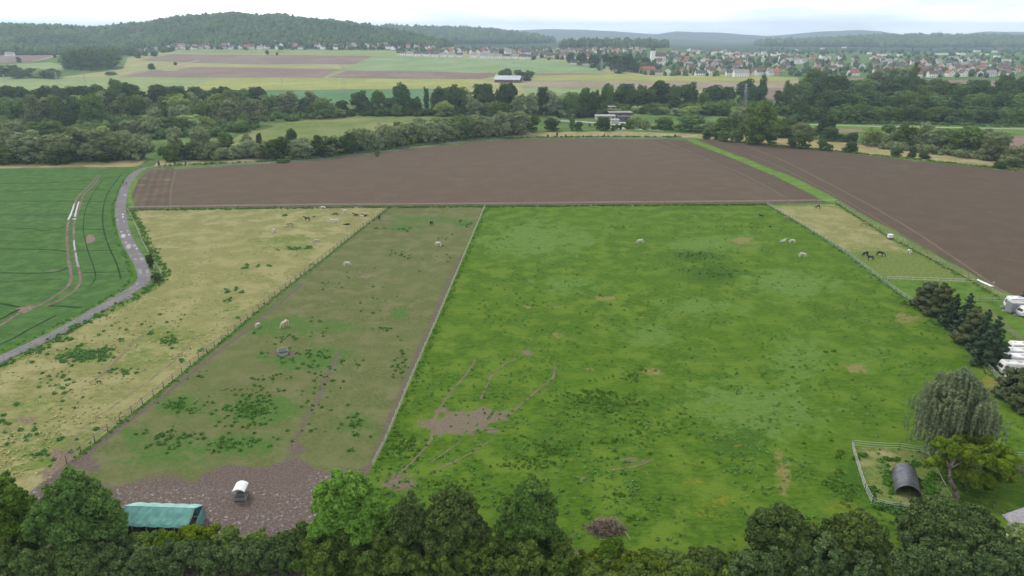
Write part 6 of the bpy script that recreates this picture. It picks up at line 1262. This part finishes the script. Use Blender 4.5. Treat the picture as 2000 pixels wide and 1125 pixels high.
pl = [pylon(*q) for q in [(14, 179, 146, 'steel pylon at the far left edge of the fields'), (114, 172, 141, 'steel pylon left of the grove in the crop field'), (169, 175, 148, 'thin steel pylon just below the grove'), (552, 172, 147, 'small steel pylon in the yellow green field'), (672, 175, 119, 'tall steel pylon rising across the brown fields'), (1174, 150, 116, 'faint pylon before the village trees'), (1453, 212, 164, 'tall pylon standing out of the river trees at right')]]
pe = empty('power_lines', (0, 0, 0), 0, 'thin power cables strung between the far pylons', 'power cable')
for (a, ha), (b, hb) in ((pl[1], pl[2]), (pl[4], pl[5]), (pl[5], pl[6])):
    for k_ in range(3):
        for sx in (-1, 1):
            mb = MB(); p0_ = a + Vector((sx * ha * (.15 - .03 * k_), 0, ha * (.70 + .12 * k_))); p1_ = b + Vector((sx * hb * (.15 - .03 * k_), 0, hb * (.70 + .12 * k_))); pr = p0_
            for i in range(1, 9): t = i / 8; q = p0_.lerp(p1_, t) - Vector((0, 0, 4 * 9 * t * (1 - t))); mb.tube(pr, q, .035, n=3); pr = q
            mb.build('cable', M['grey'], pe)
# ---- houses of the villages
def house_mesh(w_, d_, h_, rp, wall, roof, win=True):
    mb = MB(); mb.box((0, 0, h_ / 2), (w_, d_, h_)); r_ = h_ + d_ * rp
    for sx in (-1, 1): mb.face([(sx * w_ / 2, -d_ / 2, h_), (sx * w_ / 2, d_ / 2, h_), (sx * w_ / 2, 0, r_)])
    if win:
        nw = max(2, int(w_ / 3.2))
        for fl in range(2 if h_ > 4.6 else 1):
            for i in range(nw):
                cx = -w_ / 2 + w_ * (i + .5) / nw
                for sy in (-1, 1): mb.box((cx, sy * d_ / 2, 1.5 + 2.7 * fl), (1.2, .1, 1.3), mi=1)
            for sx in (-1, 1):
                for t in (-.25, .25): mb.box((sx * w_ / 2, t * d_, 1.5 + 2.7 * fl), (.1, 1.1, 1.3), mi=1)
        for sx in (-1, 1): mb.box((sx * w_ / 2, 0, h_ + .9), (.1, 1.4, 1.2), mi=1)
    wm = mb.mesh('wall', [M[wall], M['dglass']]); rf = MB(); o = .5
    slab(rf, (-w_ / 2 - o, -d_ / 2 - o, h_ - o * rp * 2 + .1), (w_ / 2 + o, -d_ / 2 - o, h_ - o * rp * 2 + .1), (w_ / 2 + o, 0, r_ + .15), (-w_ / 2 - o, 0, r_ + .15)); slab(rf, (-w_ / 2 - o, d_ / 2 + o, h_ - o * rp * 2 + .1), (-w_ / 2 - o, .02, r_ + .15), (w_ / 2 + o, .02, r_ + .15), (w_ / 2 + o, d_ / 2 + o, h_ - o * rp * 2 + .1)); rf.box((w_ * .2, d_ * .1, r_ + .1), (.7, .7, 1.5))
    return wm, rf.mesh('roof', [M[roof]])
WN = dict(hw='white', hc='cream', hp='pinkish', hg='grey'); RN = dict(rr='red tiled', rb='brown', rg='dark grey', rl='pale grey', ro='orange')
HM = {}
HQ = []
def house(*a): HQ.append((P(a[0], a[1]), a))
def build_house(u, v, rz, w_, d_, h_, wall, roof, where, group, lab=None):
    key = (w_, d_, h_, wall, roof)
    if key not in HM: HM[key] = house_mesh(w_, d_, h_, .42, wall, roof)
    x, y, z = P(u, v); e = empty('house', (x, y, z - .2), R(rz), lab or ('%s house with %s roof %s' % (WN[wall], RN[roof], where)), 'house', group); inst('wall', HM[key][0], e); inst('roof', HM[key][1], e); return e
hr = random.Random(99)
for i, u in enumerate([785, 800, 816, 833, 849, 867, 882, 898, 926, 944, 958, 974, 990, 1006, 1022, 1036]):   # white front row
    v = np.interp(u, [780, 1040], [109.5, 117]); house(u, v, hr.uniform(-12, 12), hr.choice([12, 15]), 9, 6.2, 'hw', hr.choice(['rl', 'rl', 'rg', 'hw_'][:3]), 'in the front row above the pale green field', 'white houses in the village front row')
ZN = [('in the village below the forest', [(395, 770, 90, 97, 36), (330, 395, 94, 98, 9), (228, 330, 92, 108, 9), (470, 590, 80, 88, 14), (590, 760, 84, 92, 18), (400, 500, 84, 90, 8), (760, 860, 86, 98, 14)], 9), ('behind the white front row of the village', [(840, 1060, 98, 107, 44)], 10),
      ('below the forested village hill', [(1040, 1150, 99, 116, 34), (1150, 1260, 97, 106, 22)], 10), ('in the village right of the church', [(1285, 1420, 100, 128, 34), (1330, 1560, 122, 149, 34), (1420, 1560, 106, 122, 26)], 10),
      ('beyond the dark wood', [(1560, 1760, 112, 135, 22), (1720, 2010, 118, 152, 85), (1600, 1720, 130, 150, 8)], 10)]
used = []
for where, boxes, wd in ZN:
    for (u0, u1, v0, v1, n) in boxes:
        for _ in range(n):
            for t in range(30):
                u, v = hr.uniform(u0, u1), hr.uniform(v0, v1)
                if all(abs(u - a) > 8.5 or abs(v - b) > 2.4 for a, b in used): break
            used.append((u, v)); house(u, v, hr.choice([0, 20, -25, 60, 90]) + hr.uniform(-8, 8), hr.choice([10, 13]), hr.choice([9, 10]), hr.choice([5.2, 6.0]), hr.choice(['hw', 'hw', 'hw', 'hc', 'hp']), hr.choice(['rr', 'rb', 'rb', 'rg', 'rl', 'rb']), where, 'village houses ' + where)
for q in [(1262, 143, 4, 26, 12, 6, 'hp', 'rr', 'long red roofed farm building at the foot of the village'), (1282, 146.5, 0, 16, 10, 4.5, 'hw', 'rb', 'white farm house with brown roof beside the long red roofed one'), (1304, 146, 75, 11, 10, 6, 'hw', 'rg', 'white gabled house at the village edge, left of an orange roof'),
          (1326, 146, 4, 13, 10, 4.5, 'hw', 'ro', 'small house with orange roof at the village edge'), (1368, 148.5, 5, 18, 10, 5, 'hw', 'rg', 'wide white house with dark roof at the crop field edge'), (1426, 149, 0, 14, 10, 6, 'hw', 'rg', 'white house right of two dark trees at the village edge'),
          (1446, 151, 0, 22, 12, 7, 'hw', 'rl', 'large pale house block at the right end of the crop field'), (1203, 105, 5, 18, 11, 6, 'hw', 'ro', 'house with bright orange roof under the forested hill'), (1120, 127, 0, 12, 9, 4.5, 'hw', 'rg', 'left one of three low white houses among dark trees'), (1144, 128.5, 0, 12, 9, 4.5, 'hw', 'rg', 'middle one of three low white houses among dark trees'),
          (1163, 127, 0, 10, 9, 4.5, 'hw', 'rb', 'right one of three low white houses among dark trees'), (20, 110, 10, 16, 10, 4.5, 'hw', 'rl', 'lone white farm house at the far left field edge'), (1666, 148, 10, 16, 11, 5, 'hw', 'rr', 'white house with red roof above the dark wood'), (1510, 147, 15, 17, 11, 5.5, 'hp', 'ro', 'pink walled farm house with orange roof at the wood edge'),
          (355, 94, 10, 18, 12, 6.5, 'hc', 'rr', 'large cream house at the forest foot on the left'), (408, 91, 80, 14, 11, 7, 'hw', 'rg', 'bright white gabled house at the forest foot'), (303, 100, 5, 14, 10, 5, 'hw', 'rl', 'white house among trees right of the grove'), (1531, 120, 5, 22, 11, 8, 'hw', 'rb', 'tall white apartment house right of the village')]:
    house(q[0], q[1], q[2], q[3], q[4], q[5], q[6], q[7], '', None, q[8])
for i, (u, v, wpx) in enumerate([(1728, 109.5, 22), (1758, 110, 8), (1840, 107.5, 26), (1870, 106, 22), (1880, 107.5, 12), (1910, 101.5, 10), (1932, 103, 9), (1925, 108, 12), (1945, 102.5, 7), (1905, 122, 46), (1960, 121, 30), (1870, 120.5, 16), (1650, 94, 8), (1608, 96, 7), (1950, 113, 9), (1700, 106, 7), (1557, 99, 5)]):
    x, y, z = P(u, v); block('long_building', 'distant long white building on the far valley floor' if wpx > 14 else 'distant white house at the foot of the valley side forest', u, v, wpx, 5.5, 12, 'hw', 'rl', cat='building', group='distant white buildings in the valley')
for lab, u, v, w_ in [('dark roofed farm building half hidden in the right wood', 1878, 196, 60)]: block('farm_building', lab, u, v, w_, 5, 20, 'rb', 'rb', 'gable', -6, 'farm building')

HQ.sort(key=lambda q: q[0][1])
for q in HQ[:288]: build_house(*q[1])
far_b = MB(); HMAT = {}
for (x, y, z), a in HQ[288:]:            # the farthest houses past the first 288
    u, v, rz, w_, d_, h_, wall, roof = a[:8]; mx_ = Matrix.Translation((x, y, z - .2)) @ Matrix.Rotation(R(rz), 4, 'Z'); i0 = HMAT.setdefault(wall, len(HMAT)); i1 = HMAT.setdefault(roof, len(HMAT))
    far_b.box((0, 0, h_ / 2), (w_, d_, h_), M=mx_, mi=i0); r_ = h_ + d_ * .42; c = lambda p: tuple(mx_ @ Vector(p))
    for sx in (-1, 1): far_b.face([c((sx * w_ / 2, -d_ / 2, h_)), c((sx * w_ / 2, d_ / 2, h_)), c((sx * w_ / 2, 0, r_))], i0)
    for sy in (-1, 1): far_b.face([c((-w_ / 2 - .4, sy * (d_ / 2 + .5), h_ - .3)), c((w_ / 2 + .4, sy * (d_ / 2 + .5), h_ - .3)), c((w_ / 2 + .4, 0, r_ + .1)), c((-w_ / 2 - .4, 0, r_ + .1))], i1)
tag(far_b.build('distant_houses', [M[k] for k in HMAT]), kind='stuff')
# ---- labels: where look and place are the same, tell the copies apart by their order across the photo
ORD = ['leftmost', 'second', 'third', 'fourth', 'fifth', 'sixth', 'seventh', 'eighth', 'ninth', 'tenth', 'eleventh', 'twelfth', 'thirteenth', 'fourteenth', 'fifteenth', 'sixteenth', 'seventeenth', 'eighteenth', 'nineteenth', 'twentieth', 'twenty-first', 'twenty-second']
by = {}
for o in SC.objects:
    if o.parent is None and o.get('label') and o.get('category'): by.setdefault(o['label'], []).append(o)
for lab, os_ in by.items():
    n = len(os_)
    if n < 2: continue
    os_.sort(key=lambda o: proj(o.location.x, o.location.y, o.location.z)[0])
    if n > 22:
        os_.sort(key=lambda o: o.location.y); k_ = n // 2
        for half, wd_ in ((os_[:k_], 'in nearer half'), (os_[k_:], 'in farther half')):
            half.sort(key=lambda o: proj(o.location.x, o.location.y, o.location.z)[0])
            for i, o in enumerate(half):
                if i < 22: o['label'] = '%s %s %s' % ('leftmost' if i == 0 else ORD[i] + ' from left', wd_, lab)
        continue
    for i, o in enumerate(os_):
        nl_ = (ORD[0] if i == 0 else 'rightmost' if i == n - 1 else ORD[i] + ' from left') + ' ' + lab
        if len(nl_.split()) > 16: nl_ = nl_.replace(' from left', '')
        if len(nl_.split()) <= 16: o['label'] = nl_
print('objects', len(SC.objects))
